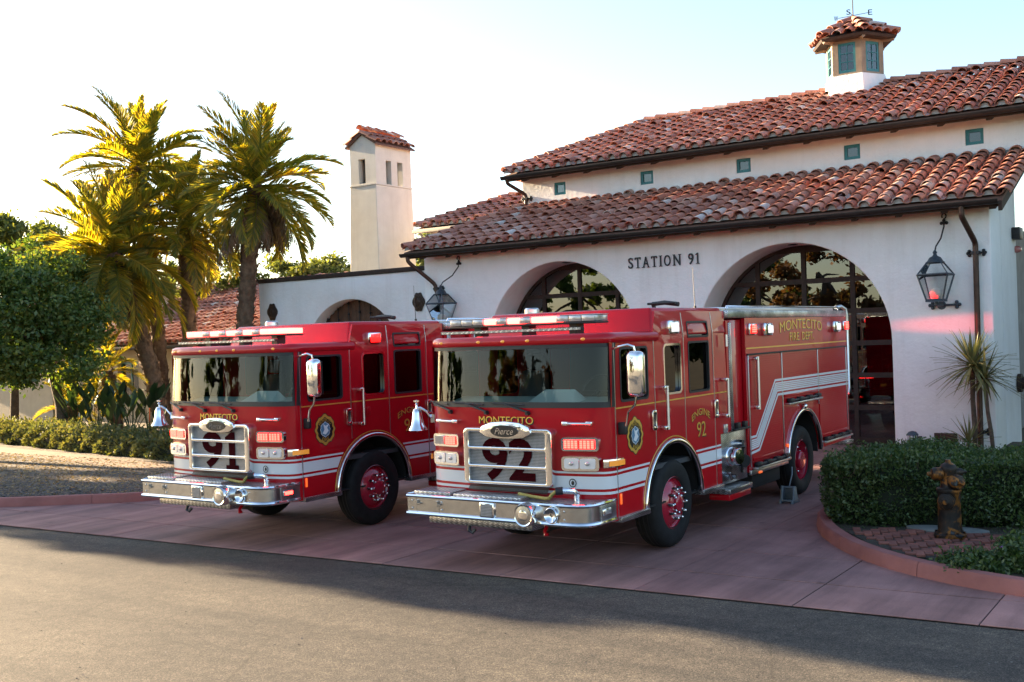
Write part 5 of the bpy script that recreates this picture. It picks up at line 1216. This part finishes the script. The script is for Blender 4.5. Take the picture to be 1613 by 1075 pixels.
def palm_at(label, d, base_u, top_uv, **k):
    bx, by_ = spot(base_u, d); tp = ray(top_uv[0], top_uv[1], d); h = Vector((tp.x-bx, tp.y-by_, tp.z-.1))
    lean = k.pop('lean', .25)
    path = [(0,0,0),(h.x*lean,h.y*lean,h.z*.35),(h.x*(.55+lean*.3),h.y*(.55+lean*.3),h.z*.7),tuple(h)]
    return palm(label, (bx,by_,.1), path, **k)
palm_at('leaning date palm with the broad low crown, foremost of the palms', 36.2, 256, (176,400), tr=.25, n=56, ndead=14, sc=1.22, hang=.72, hi=88)
palm_at('tallest date palm, crown highest of the palms at left', 38.0, 258, (218,262), tr=.22, n=44, ndead=14, sc=1.06, hang=.5, hi=88)
palm_at('right hand date palm with shaggy skirt of dry fronds beside the white wall', 34.0, 376, (403,292), tr=.24, n=54, ndead=34, sc=1.04, hang=.72)
palm_at('half hidden date palm between the two tall crowns', 37.0, 298, (296,350), tr=.22, n=44, ndead=18, sc=1.0, hang=.7)
palm_at('young low palm below the broadleaf tree', 36.0, 108, (112,640), tr=.16, n=16, ndead=3, sc=.55, hang=1.1)
palm_at('young low palm beside the house window', 36.5, 182, (168,585), tr=.17, n=18, ndead=3, sc=.62, hang=1.1)
# --- broadleaf trees
bx, by_ = spot(96, 34.5)
def blob(u, v, d, r): p = ray(u, v, d); return ((p.x-bx, p.y-by_, p.z), r)
bl = [blob(75,455,34.3,(1.7,1.6,1.4)), blob(25,470,34,(1.7,1.6,1.6)), blob(100,520,33.9,(1.35,1.3,1.1)), blob(30,550,33.8,(1.5,1.4,1.0)), blob(112,570,34,(1.1,1.0,.75)), blob(-40,500,34.2,(2.1,2,1.8)), blob(60,580,33.9,(1.1,1.0,.7))]
tree('broadleaf_tree', 'dense dark green rounded tree left of the palms', (bx,by_,.1), [(0,0,0),(-.2,.1,.9),(-.5,.1,1.7),(-.7,0,2.6)], bl, 52000, .075, TREELEAF, tr=.2)
bx, by_ = spot(20, 42)
tree('broadleaf_tree', 'pale sunlit tree showing above the dark rounded tree', (bx,by_,.1), [(0,0,0),(0,.1,2),(.1,0,3.5)], [blob(15,395,42,(1.9,1.6,1.0)), blob(70,405,42,(1.3,1.3,.9)), blob(-50,400,42,(2,1.6,1.2)), blob(130,420,42,(1.3,1.2,.8))], 16000, .10, FARLEAF)
bx, by_ = spot(520, 44)
tree('broadleaf_tree', 'distant tree top showing between palm and tower', (bx,by_,.1), [(0,0,0),(0,0,3),(.1,0,4.5)], [blob(515,440,44,(1.2,1.2,.8)), blob(470,445,44,(1.6,1.2,.7)), blob(540,445,44,(.7,.8,.6))], 9000, .10, FARLEAF)
bx, by_ = spot(345, 46)
tree('broadleaf_tree', 'distant tree behind the palm trunks above the tile roof', (bx,by_,.1), [(0,0,0),(0,0,3),(.1,0,4.5)], [blob(345,450,46,(2.0,1.5,1.1)), blob(440,445,46,(1.4,1.2,.8)), blob(255,450,46,(1.6,1.4,1.0))], 11000, .10, FARLEAF)
bx, by_ = spot(650, 46)
tree('broadleaf_tree', 'distant green tree seen beside the tower over the coping', (bx,by_,.1), [(0,0,0),(0,0,3),(.1,0,4.2)], [blob(668,388,46,(.5,.6,.5)), blob(640,425,46,(1.4,1.2,1.0))], 6000, .10, FARLEAF)
# greenery behind the open rear of the bay
for k, (x, y) in enumerate(((-3.5,31),(-.5,30),(2.5,32))):
    tree('garden_tree', ('leafy shrub seen through the bay at its darker side','leafy green shrub seen through the arch at the back of the bay','leafy shrub behind the station end wall')[k], (x,y,0), [(0,0,0),(0,0,.8),(0,.1,1.6)], [((0,0,2.4),(1.7,1.3,1.5)), ((.5,-.4,1.2),(1.5,1.2,1.0))], 6000, .10, FARLEAF, group='shrubs behind the bay')
# trees off to the left along the road, and across the road behind the photographer (seen in the glass and chrome)
SIDE = ['nearest the driveway', 'with its crown over the kerb', 'third along the kerb', 'standing back by the house', 'tall and behind the kerb row', 'farthest along the road', 'beside the footpath', 'deepest in the garden', 'beyond the house corner', 'at the far end of the garden']
for k, (x, y, h) in enumerate(((-23.5,-.6,11),(-27.5,-.6,12),(-30,3.2,13),(-33,-.5,13),(-37,-.4,13))):
    tree('street_tree', 'tall street tree left of the view, '+SIDE[k], (x,y,.1), [(0,0,0),(.1,0,h*.2),(0,.1,h*.45),(.1,0,h*.6)], [((0,0,h*.66),(2.6,2.4,h*.33)), ((.9,-.3,h*(.5 if k == 2 else .36)),(2.1,2.0,h*(.12 if k == 2 else .22))), ((-1.0,.8,h*.56),(2.2,2.2,h*.22))], 13000, .19, TREELEAF, group='street trees along the road', tr=.22)
ACR = ['autumn coloured', 'broad dark green', 'slim dark green', 'rounded olive', 'tall dark', 'spreading dark', 'paler spreading', 'wide green', 'far green', 'low green']
for k, (x, y, h, m) in enumerate(((-13.5,-25,9.5,AUTUMN),(-27,-19.5,8.5,TREELEAF),(-24,-33,10,TREELEAF),(10.5,15,9,FARLEAF),(14,21,10,TREELEAF),(19,13,9,TREELEAF),(22,27,11,TREELEAF),(-36,-15,9.5,TREELEAF),(-47,-17,10,TREELEAF),(-19,-29,9,TREELEAF))):
    tree('roadside_tree', ACR[k]+(' tree across the road, mirrored in the windshields' if k < 3 or k > 6 else ' tree right of the station, mirrored in the red paint'), (x,y,0), [(0,0,0),(.1,0,h*.2),(0,.1,h*.45),(.1,0,h*.6)], [((0,0,h*.58),(2.9,2.8,h*.36)), ((1.2,-.6,h*.38),(2.3,2.1,h*.27)), ((-1.3,.8,h*.42),(2.4,2.1,h*.28))], 9000, .19, m, group='trees outside the view', tr=.25)
for k, (x, y) in enumerate(((8.8,10.8),(10,13.4),(11.2,16.0),(12.4,18.8),(14,21.8),(15.8,25))):  # unseen shrubs, added to darken what the red truck sides mirror
    tree('unseen_shrub', ('unseen shrub added to darken the paint reflections, nearest the hydrant','second unseen shrub added to darken the paint reflections','third unseen shrub added to darken the paint reflections','fourth unseen shrub added to darken the paint reflections','fifth unseen shrub added to darken the paint reflections','farthest unseen shrub added to darken the paint reflections')[k], (x,y,.05), [(0,0,0),(0,0,.6),(0,.1,1.4)], [((0,0,1.2),(1.5,1.5,1.3)), ((.2,-.2,3.0),(1.6,1.5,1.5))], 5000, .15, TREELEAF, group='unseen shrubs added for the reflections')
# --- clipped hedge in the right hand bed
def hedge(name, label, outline, z0, z1, n, size, mat, rough=.10, cat='hedge', core=True, twigs=300):
    """hedge filling a closed plan outline"""
    cx = sum(p[0] for p in outline)/len(outline); cy_ = sum(p[1] for p in outline)/len(outline)
    t = thing(name, label, cat, (cx,cy_,z0)); O = np.array(outline); m = len(O)
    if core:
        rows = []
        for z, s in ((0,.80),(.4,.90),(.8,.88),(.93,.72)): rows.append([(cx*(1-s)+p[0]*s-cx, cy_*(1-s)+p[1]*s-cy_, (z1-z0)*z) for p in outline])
        MB().strip(rows, close=True).fan(rows[-1]).build('light_block_core', DARKCORE, t)  # added dark core, keeps light from passing through the leaves
    seg = np.linalg.norm(np.roll(O,-1,0)-O, axis=1); cum = np.concatenate([[0],np.cumsum(seg)]); per = cum[-1]
    from mathutils.geometry import intersect_point_tri_2d
    area = abs(sum(O[i,0]*O[(i+1)%m,1]-O[(i+1)%m,0]*O[i,1] for i in range(m)))/2; h = z1-z0
    ns = int(n*per*h/(per*h+area)); u = rng.uniform(0, per, ns); i = np.clip(np.searchsorted(cum, u)-1, 0, m-1); f = (u-cum[i])/seg[i]
    p = O[i]*(1-f[:,None])+O[(i+1)%m]*f[:,None]; e = (O[(i+1)%m]-O[i])/seg[i][:,None]; nr = np.stack([e[:,1],-e[:,0]],1); sgn = np.sign(((p-np.array([cx,cy_]))*nr).sum(1)); nr *= sgn[:,None]
    z = rng.uniform(0,1,ns); bulge = .06*np.sin(u*3.1+z*4)+.05*np.sin(u*7.3-z*6)
    depth = np.abs(rng.normal(0,.07,ns)); rnd = -.14*np.clip((z-.78)/.22,0,1)**2-.10*np.clip((.2-z)/.2,0,1)
    q = p+nr*(bulge+rnd-depth+.03)[:,None]; A = np.stack([q[:,0]-cx,q[:,1]-cy_,z*h],1); AD = np.stack([nr[:,0],nr[:,1],.3+0*z],1)
    nt = n-ns; lo, hi_ = O.min(0), O.max(0); pts = []
    def inside(x, y):
        c = False; j = m-1
        for k in range(m):
            if (O[k,1] > y) != (O[j,1] > y) and x < (O[j,0]-O[k,0])*(y-O[k,1])/(O[j,1]-O[k,1])+O[k,0]: c = not c
            j = k
        return c
    while len(pts) < nt:
        x, y = random.uniform(lo[0],hi_[0]), random.uniform(lo[1],hi_[1])
        if inside(x, y): pts.append((x, y))
    T = np.array(pts); zt = h+.05*np.sin(T[:,0]*4.1)+.04*np.sin(T[:,1]*5.3+1)-np.abs(rng.normal(0,.07,nt))+rough*rng.uniform(0,1,nt)**5
    Bp = np.stack([T[:,0]-cx,T[:,1]-cy_,zt],1); BD = np.tile([0,0,1.0],(nt,1))
    P = np.concatenate([A,Bp]); D = np.concatenate([AD,BD]); quads('foliage', *leaves(P, size, .48, D, .8), mat, t)
    tw = MB(); idx = rng.choice(len(P), twigs)
    for k in idx:
        a = Vector(P[k])-Vector(D[k])*.10; d = (Vector(D[k])+Vector((jit(.6),jit(.6),jit(.6)))).normalized(); tw.tube([a, a+d*random.uniform(.10,.22)], [.004,.002], 3, False)
    tw.build('twigs', TWIG, t, smooth=0, kind='stuff', recalc=False)
    return t
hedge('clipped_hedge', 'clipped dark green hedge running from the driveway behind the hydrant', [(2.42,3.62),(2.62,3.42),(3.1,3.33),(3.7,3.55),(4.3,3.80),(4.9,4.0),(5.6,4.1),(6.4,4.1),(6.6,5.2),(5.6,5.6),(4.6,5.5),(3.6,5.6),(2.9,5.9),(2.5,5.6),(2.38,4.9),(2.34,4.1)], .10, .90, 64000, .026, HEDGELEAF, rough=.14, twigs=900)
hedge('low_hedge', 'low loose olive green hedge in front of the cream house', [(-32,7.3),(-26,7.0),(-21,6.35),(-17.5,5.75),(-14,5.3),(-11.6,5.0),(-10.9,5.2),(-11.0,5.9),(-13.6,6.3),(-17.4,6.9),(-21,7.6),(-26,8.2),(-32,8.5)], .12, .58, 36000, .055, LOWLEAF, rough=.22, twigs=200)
# flowering ground plants at the front corner of the bed
def flowers(label, c, r, n, nf, h):
    t = thing('flowering_shrub', label, 'shrub', (c[0],c[1],.10), group='purple flowering shrubs'); k = n//60
    d = rdir(k); d[:,2] = np.abs(d[:,2]); cl = d*rng.uniform(.35,1,(k,1))*np.array([r,r,h]); P = np.concatenate([q+rng.normal(size=(60,3))*.06 for q in cl]); P[:,2] = np.abs(P[:,2])+.01
    quads('foliage', *leaves(P, .028, .5, np.tile([0,0,1.0],(len(P),1)), .4), HEDGELEAF, t)
    s = MB()
    for q in cl[:k//2]: s.tube([(q[0]*.1,q[1]*.1,0),(q[0]*.6,q[1]*.6,q[2]*.7),tuple(q)], [.006,.004,.002], 3, False)
    s.build('stems', TWIG, t, smooth=0, kind='stuff', recalc=False)
    ids = rng.choice(k, nf)
    for j in ids:
        q = cl[j]*1.06; b = MB()
        for a in range(7):
            w = Vector((math.cos(a*.9)*.016, math.sin(a*.9)*.016, .008)); b.ball((w.x,w.y,w.z), .010, 5, 4)
        o = b.build('flower_head', PURPLE, t, smooth=60); o.location = (q[0],q[1],max(.05,q[2])+.02)
flowers('purple flowering shrub at the right edge by the kerb', (5.3,1.75), .5, 6000, 14, .36)
flowers('purple flowering shrub in front of the hedge beside the brick patch', (5.3,2.8), .5, 4500, 10, .62)
flowers('low trailing plant creeping along the kerb below the bricks', (4.7,1.5), .34, 2600, 1, .10)
# sword leaved plants by the wall
def sword(t, c, n, L, spread=1.0, w=.028, lo=-35):
    for k in range(n):
        el = R(80-(80-lo)*((k+.5)/n)**.9*spread+jit(8)); az = R(k*137.5+jit(12)); l = L*random.uniform(.75,1.1); pts = []
        d = Vector((math.cos(az)*math.cos(el), math.sin(az)*math.cos(el), math.sin(el))); s = Vector((-math.sin(az), math.cos(az), 0)); b = MB(); rows = []
        for i in range(6):
            f = i/5; p = d*l*f+Vector((0,0,-.22*l*f*f*math.cos(el))); ww = w*(.6+.8*f if f < .45 else (1-f)*1.75)+.001; rows.append([tuple(p-s*ww), tuple(p+Vector((0,0,-.006))), tuple(p+s*ww)])
        b.strip(rows); o = b.build('leaf', YUCLEAF, t, smooth=60, recalc=False); o.location = c
def stem_of(t, path, r):
    MB().tube(path, [r*(1+.1*(i % 2)) for i in range(len(path))], 9).build('stem', BARK, t, smooth=60)
t = thing('sword_leaf_plant', 'spiky sword leaved plant with one head in front of the downspout', 'plant', (2.66,11.75,.10), group='sword leaved plants by the wall')
stem_of(t, [(0,0,0),(.01,0,.5),(-.01,0,1.0),(0,0,1.66)], .045); sword(t, (0,0,1.68), 95, .88)
t = thing('sword_leaf_plant', 'spiky sword leaved plant with slimmer leaning stem at the wall corner', 'plant', (3.0,11.7,.10), group='sword leaved plants by the wall')
stem_of(t, [(0,0,0),(-.03,0,.4),(-.08,0,.8),(-.12,0,1.42)], .036); sword(t, (-.12,0,1.44), 60, .75)
t = thing('sword_leaf_plant', 'low rosette of sword leaves at the foot of the downspout', 'plant', (2.62,11.45,.10), group='sword leaved plants by the wall')
stem_of(t, [(0,0,0),(0,0,.22)], .05); sword(t, (0,0,.22), 34, .62, .8, .02, -5)
# bird of paradise clumps under the palms
BOP = leafmat('paddle_leaves', [(.015,.035,.014),(.03,.06,.02),(.06,.085,.03)], .2, .3)
for k, (u, d) in enumerate(((150,33.5),(205,33.2),(232,31.5),(120,34.2),(176,32.8))):
    x, y = spot(u, d); t = thing('paddle_leaf_plant', ('clump of paddle leaves left of the leaning palm trunk','dark clump of paddle leaves right below the young palm','orange flowered clump of paddle leaves beside the leaning palm','dark clump of paddle leaves by the teal door','dark clump of paddle leaves in front of the house wall')[k], 'plant', (x,y,.10), group='paddle leaved plants under the palms')
    for j in range(16):
        az = random.random()*6.283; h = random.uniform(.5,1.25); lean = random.uniform(.1,.5); tip = Vector((math.cos(az)*lean, math.sin(az)*lean, h)); s = Vector((-math.sin(az), math.cos(az), 0)); dr = Vector((math.cos(az)*.5, math.sin(az)*.5, .8)).normalized()
        b = MB().tube([(0,0,0), tuple(tip*.6+Vector((0,0,.05))), tuple(tip)], [.014,.010,.008], 5); rows = []
        for i in range(6):
            f = i/5; p = tip+dr*.5*f; ww = .10*math.sin(math.pi*(.08+.9*f))+.002; rows.append([tuple(p-s*ww+Vector((0,0,.03))), tuple(p), tuple(p+s*ww+Vector((0,0,.03)))])
        b.strip(rows); b.build('leaf', BOP, t, smooth=60, recalc=False)
    if k == 2: MB().tube([(0,0,0),(.05,0,.8),(.08,0,1.20)], .008, 6).add([(.08,0,1.20),(.20,.02,1.24),(.11,.02,1.28),(.06,0,1.34),(.04,.02,1.24)], [(0,1,2),(0,2,3),(0,3,4)]).build('flower', ORANGE, t, smooth=0)
# --- mulch and gravel in the left bed, leaf litter on the road
def chips(name, label, cat, n, fn, size, mat, z):
    C_ = np.array([fn() for _ in range(n)]); C_ = np.concatenate([C_, z+rng.uniform(0,.012,(n,1))], 1); c, U, V_ = leaves(C_, size, .55); U[:,2] *= .35; V_[:,2] *= .35
    o = quads(name, c, U, V_, mat, None, 'stuff'); o['label'] = label; o['category'] = cat; return o
CHIP = leafmat('wood_chips', [(.10,.085,.07),(.22,.165,.11),(.36,.25,.12),(.48,.36,.16)], .15, .8)
STONE = leafmat('grey_gravel', [(.06,.06,.06),(.12,.12,.118),(.22,.21,.20)], .0, .8)
def inbed():
    while True:
        x = random.uniform(-30,-8.7); y = random.uniform(-2,5.0); lim = np.interp(x, [-30,-16,-12.5,-11.4,-10.5,-9.7,-8.97,-8.55], [-2.2,-1.0,-.42,-.08,.45,1.05,1.62,2.6])
        if y > lim: return (x, y)
chips('wood_chip_mulch', 'straw coloured wood chips and dry leaves covering the bed', 'mulch', 26000, inbed, .035, CHIP, .123)
def inbed2():
    x, y = inbed(); lim = np.interp(x, [-30,-16,-12.5,-10.5,-8.97,-8.55], [-2.2,-1.0,-.42,.45,1.62,2.6])
    return (x, lim+(y-lim)*random.random()*.55)
chips('grey_gravel', 'grey gravel along the kerb of the bed', 'gravel', 22000, inbed2, .026, STONE, .128)
def onroad(): return (random.uniform(-14,9), random.uniform(-9,-.9))
chips('road_grit', 'fine grit and leaf crumbs scattered on the asphalt', 'grit', 2600, onroad, .012, STONE, -.018)
def inplanter():
    while True:
        x, y = random.uniform(2.3,6.5), random.uniform(.9,4.0); lim = np.interp(x, [2.3,2.67,3.34,4.21,5.25,6.6], [3.9,3.15,2.2,1.5,1.1,.8])
        if y > lim: return (x, y)
chips('ground_leaf_litter', 'small green leaves and litter on the soil by the kerb', 'leaf litter', 5000, inplanter, .016, HEDGELEAF, .104)
# ------------------------------------------------------------------ lanterns, hydrant and other small things
def lantern(label, x, z0, scx):
    """z0 = bottom of the glass body"""
    t = thing('wall_lantern', label, 'lantern', (x, 11.98, z0), group='glazed wall lanterns')
    hb, ht, H, hr, HR = .155, .285, .50, .13, .24
    c = lambda h, z: [(-h,-h,z),(h,-h,z),(h,h,z),(-h,h,z)]
    f = MB()
    for i in range(4):
        a, b = c(hb,0)[i], c(ht,H)[i]; f.tube([a,b], .017, 4); f.tube([c(ht,H)[i], c(hr,H+HR)[i]], .016, 4)
        for h, z, r in ((hb,0,.02),(ht,H,.022),(hr,H+HR,.016)): f.tube([c(h,z)[i], c(h,z)[(i+1)%4]], r, 4)
    f.build('frame', BLUEIRON, t, smooth=0)
    for i in range(4):
        a, b, d, e = c(hb*.98,.01)[i], c(hb*.98,.01)[(i+1)%4], c(ht*.985,H-.01)[(i+1)%4], c(ht*.985,H-.01)[i]; MB().fan([a,b,d,e]).build('glass_pane', CLEAR, t, smooth=0)
        a, b, d, e = c(ht*.98,H+.01)[i], c(ht*.98,H+.01)[(i+1)%4], c(hr*.98,H+HR-.01)[(i+1)%4], c(hr*.98,H+HR-.01)[i]; MB().fan([a,b,d,e]).build('glass_pane', CLEAR, t, smooth=0)
    MB().lathe([(.19,H+HR),(.15,H+HR+.03),(.11,H+HR+.10),(.05,H+HR+.13),(.03,H+HR+.17),(.045,H+HR+.20),(.02,H+HR+.24),(.0,H+HR+.26)], (0,0,0), (0,0,1), 16, True).build('cap', BLUEIRON, t, smooth=50)
    MB().ball((0,0,.13), .115, 16, 12).build('globe', FROST, t, smooth=60)
    MB().box(-.17,.17,-.17,.17,-.035,-.005).cyl((0,0,-.10),(0,0,-.03),.03,n=8).build('base', BLUEIRON, t)
    br = MB().tube([(0,0,-.10),(.02,.2,-.10),(.04,.415,-.10)], .026, 8).tube([(-.16,.37,-.10),(.30,.37,-.10)], .022, 8)
    for xx in (-.16,.30):
        for q in ((0,0),(.05,0),(-.0,.05),(0,-.05)): br.ball((xx+q[0]*(1 if xx > 0 else -1), .37, -.10+q[1]), .038, 8, 6)
    br.lathe([(.09,0),(.07,.03)], (0,.415,-.10), (0,-1,0), 12).build('bracket', BLUEIRON, t, smooth=50)
    pts = [(0,0,H+HR+.22),(.02,.02,H+HR+.32),(.09,.14,H+HR+.48),(.12,.30,H+HR+.72),(.10,.37,H+HR+.86)]
    sc = MB().tube([Vector((p[0]*scx,p[1],p[2])) for p in pts], .016, 7)
    top = pts[-1]; sc.tube([(top[0]*scx+.06*math.sin(a)*(1-a/9), top[1], top[2]+.02+.075*(1-math.cos(a))*(1-a/12)) for a in [.35*i for i in range(16)]], .014, 6)
    for q in ((0,0),(.05,0),(-.05,0),(0,.05)): sc.ball((top[0]*scx+q[0], .40, top[2]-.06+q[1]), .035, 8, 6)
    sc.build('scroll_arm', IRON, t, smooth=50)
lantern('glazed iron wall lantern to the right of the open bay', 1.99, 3.08, 1.0)
lantern('glazed iron wall lantern beside the downspout between gate and left bay', -10.42, 3.08, 3.2)
# hydrant
RUST = nz('weathered_bronze', [(.34, (.012,.011,.011)), (.50, (.032,.022,.016)), (.575, (.30,.115,.02)), (.62, (.028,.022,.018)), (.74, (.13,.17,.20))], 5, .5, .5, 40, .01, metal=.55)
HD = thing('fire_hydrant', 'weathered bronze fire hydrant on the brick patch', 'fire hydrant', (4.13, 2.92, .12))
MB().lathe([(.175,0),(.18,.02),(.18,.05),(.165,.06),(.145,.07),(.135,.10),(.128,.30),(.125,.52),(.135,.535),(.14,.56),(.135,.585),(.125,.59)], (0,0,0), (0,0,1), 28).build('barrel', RUST, HD, smooth=40)
MB().lathe([(.11,.585),(.092,.61),(.088,.68),(.092,.78),(.10,.80),(.095,.83),(.075,.862),(.035,.885),(.03,.90),(.03,.915),(.0,.92)], (0,0,0), (0,0,1), 24).build('bonnet', RUST, HD, smooth=40)
dview = Vector((CAM.x-4.13, CAM.y-2.92, 0)).normalized(); rt = Vector((-dview.y, dview.x, 0))
def nozzle(p, d, r, L, nm='outlet'):
    n = MB().lathe([(r*.8,0),(r*.85,L*.35),(r*1.15,L*.4),(r*1.15,L*.8),(r*.95,L*.95),(r*.4,L),(r*.4,L+.03),(r*.25,L+.045)], p, d, 14).build(nm, RUST, HD, smooth=40); return n
nozzle((0,0,.665), (dview*.72-rt*.70)*-1 if False else (dview*.75+rt*.65), .080, .20); nozzle((0,0,.755), -rt*1.0+dview*.35, .066, .20); nozzle((0,0,.765), rt*1.0-dview*.5, .042, .18)
b = MB()
for r, h in ((.10,.0),(.085,.022),(.055,.03),(.03,.05)): b.lathe([(r,0),(r,.012+h),(r*.85,.018+h)], tuple(dview*.115+Vector((0,0,.44))-rt*.03), (dview-rt*.25), 20)
b.build('medallion', RUST, HD, smooth=40)
b = MB()
for k in range(8): a = 2*math.pi*k/8; b.cyl((.158*math.cos(a),.158*math.sin(a),.05),(.158*math.cos(a),.158*math.sin(a),.085),.014,n=6)
b.build('flange_bolts', RUST, HD, kind='stuff')
# concrete collar behind hydrant
tag(MB().plate([[(x*.62,y*.62) for x,y in arc(0,0,.62,0,345,23)]], lambda u,v,w: (4.0+u*1.25,3.36+v*.5,.112+w), .035).build('concrete_pad', FLASH, bevel=.01), 'grey concrete pad at the foot of the hedge behind the hydrant', 'concrete pad')
# brick patch in herringbone, each brick a piece
bp = MB().plate([[(2.9,3.12),(2.95,2.85),(3.4,2.25),(3.98,1.72),(4.6,1.78),(4.85,2.36),(4.9,3.1),(4.5,3.5),(3.6,3.3)]], lambda u,v,w: (u,v,.108+w*.2), .02).build('brick_patch', SOIL, smooth=0); struct(bp)
bw, bh = .205, .098; BM = MB().cbox((0,0,0),(bw-.008,bh-.008,.03)).mesh('brick', BRICK, smooth=0, bevel=.006, seg=1)
poly = [(2.95,3.08),(3.02,2.87),(3.45,2.32),(4.01,1.80),(4.57,1.86),(4.78,2.38),(4.85,3.07),(4.49,3.42),(3.6,3.26)]
def inp(x, y):
    c = False; j = len(poly)-1
    for k in range(len(poly)):
        if (poly[k][1] > y) != (poly[j][1] > y) and x < (poly[j][0]-poly[k][0])*(y-poly[k][1])/(poly[j][1]-poly[k][1])+poly[k][0]: c = not c
        j = k
    return c
cnt = 0
for i in range(-30, 30):
    for j in range(-30, 30):
        # herringbone lattice
        for kind in (0, 1):
            u = (i*bh + j*2*bh) if False else None
for a in range(-34, 34):
    for b_ in range(-12, 12):
        for kind in (0, 1):
            x = a*bh+b_*2*bw if kind == 0 else a*bh+b_*2*bw+bw/2+bh/2
            y = a*bh if kind == 0 else a*bh+(bw-bh)/2+.0
            if kind == 1: y += bh*.0
            X_, Y_ = 3.75+x*.94-y*.34, 2.7+x*.34+y*.94
            if not inp(X_, Y_) or cnt >= 290: continue
            o = link('brick', BM, bp); o.matrix_local = Matrix.Translation((X_, Y_, .122+jit(.004))) @ Matrix.Rotation(math.atan2(.34,.94)+(0 if kind == 0 else math.pi/2), 4, 'Z') @ Matrix.Rotation(jit(.025), 4, 'X'); cnt += 1
# path light, stub pipe
t = thing('path_light', 'small grey domed path light at the bay entrance', 'path light', (1.62,11.3,.1))
MB().cyl((0,0,-.1),(0,0,.22),.055,n=14).build('post', BLUEIRON, t); MB().lathe([(.115,.36),(.11,.38),(.07,.43),(.0,.45)], (0,0,0), (0,0,1), 18).build('dome', BLUEIRON, t, smooth=60); MB().cyl((0,0,.22),(0,0,.36),.06,n=14).build('lens', CLEAR, t)
b = MB()
for k in range(5): a = 2*math.pi*k/5; b.cyl((.09*math.cos(a),.09*math.sin(a),.2),(.09*math.cos(a),.09*math.sin(a),.365),.008,n=5)
b.build('guard', BLUEIRON, t, kind='stuff')
t = thing('standpipe', 'short dark standpipe between the path light and the wall plate', 'pipe', (1.55,12.15,.1))
MB().cyl((0,0,-.1),(0,0,.22),.035,n=10).build('pipe', IRON, t); MB().cyl((0,0,.2),(0,0,.26),.055,.045,12).build('cap', IRON, t)
# folding wheel chock under engine 92
t = thing('wheel_chock', 'grey folding wheel chock standing beside the rear wheel of engine 92', 'wheel chock', (1.28,5.40,.0))
for x in (-.09,.09):
    MB().plate([[(-.16,0),(.16,0),(.13,.05),(.06,.06),(.03,.24),(-.05,.26),(-.09,.05),(-.14,.04)]], lambda u,v,w: (x-.02+w,u,v), .04).build('side_plate', CHOCKM, t, bevel=.008)
MB().cyl((-.11,0,.23),(.11,0,.23),.02,n=10).cyl((-.11,.1,.04),(.11,.1,.04),.018,n=10).cyl((-.11,-.1,.04),(.11,-.1,.04),.018,n=10).build('cross_bar', CHOCKM, t, kind='stuff')
MB().tube([(0,.02,.24),(.02,.10,.42),(.0,.16,.52)], .010, 6).build('handle', CHOCKM, t); MB().hexa([(-.10,.05,.06),(.10,.05,.06),(.10,.13,.05),(-.10,.13,.05)],[(-.09,.0,.22),(.09,.0,.22),(.09,.02,.23),(-.09,.02,.23)]).build('ramp_plate', CHOCKM, t, bevel=.005)
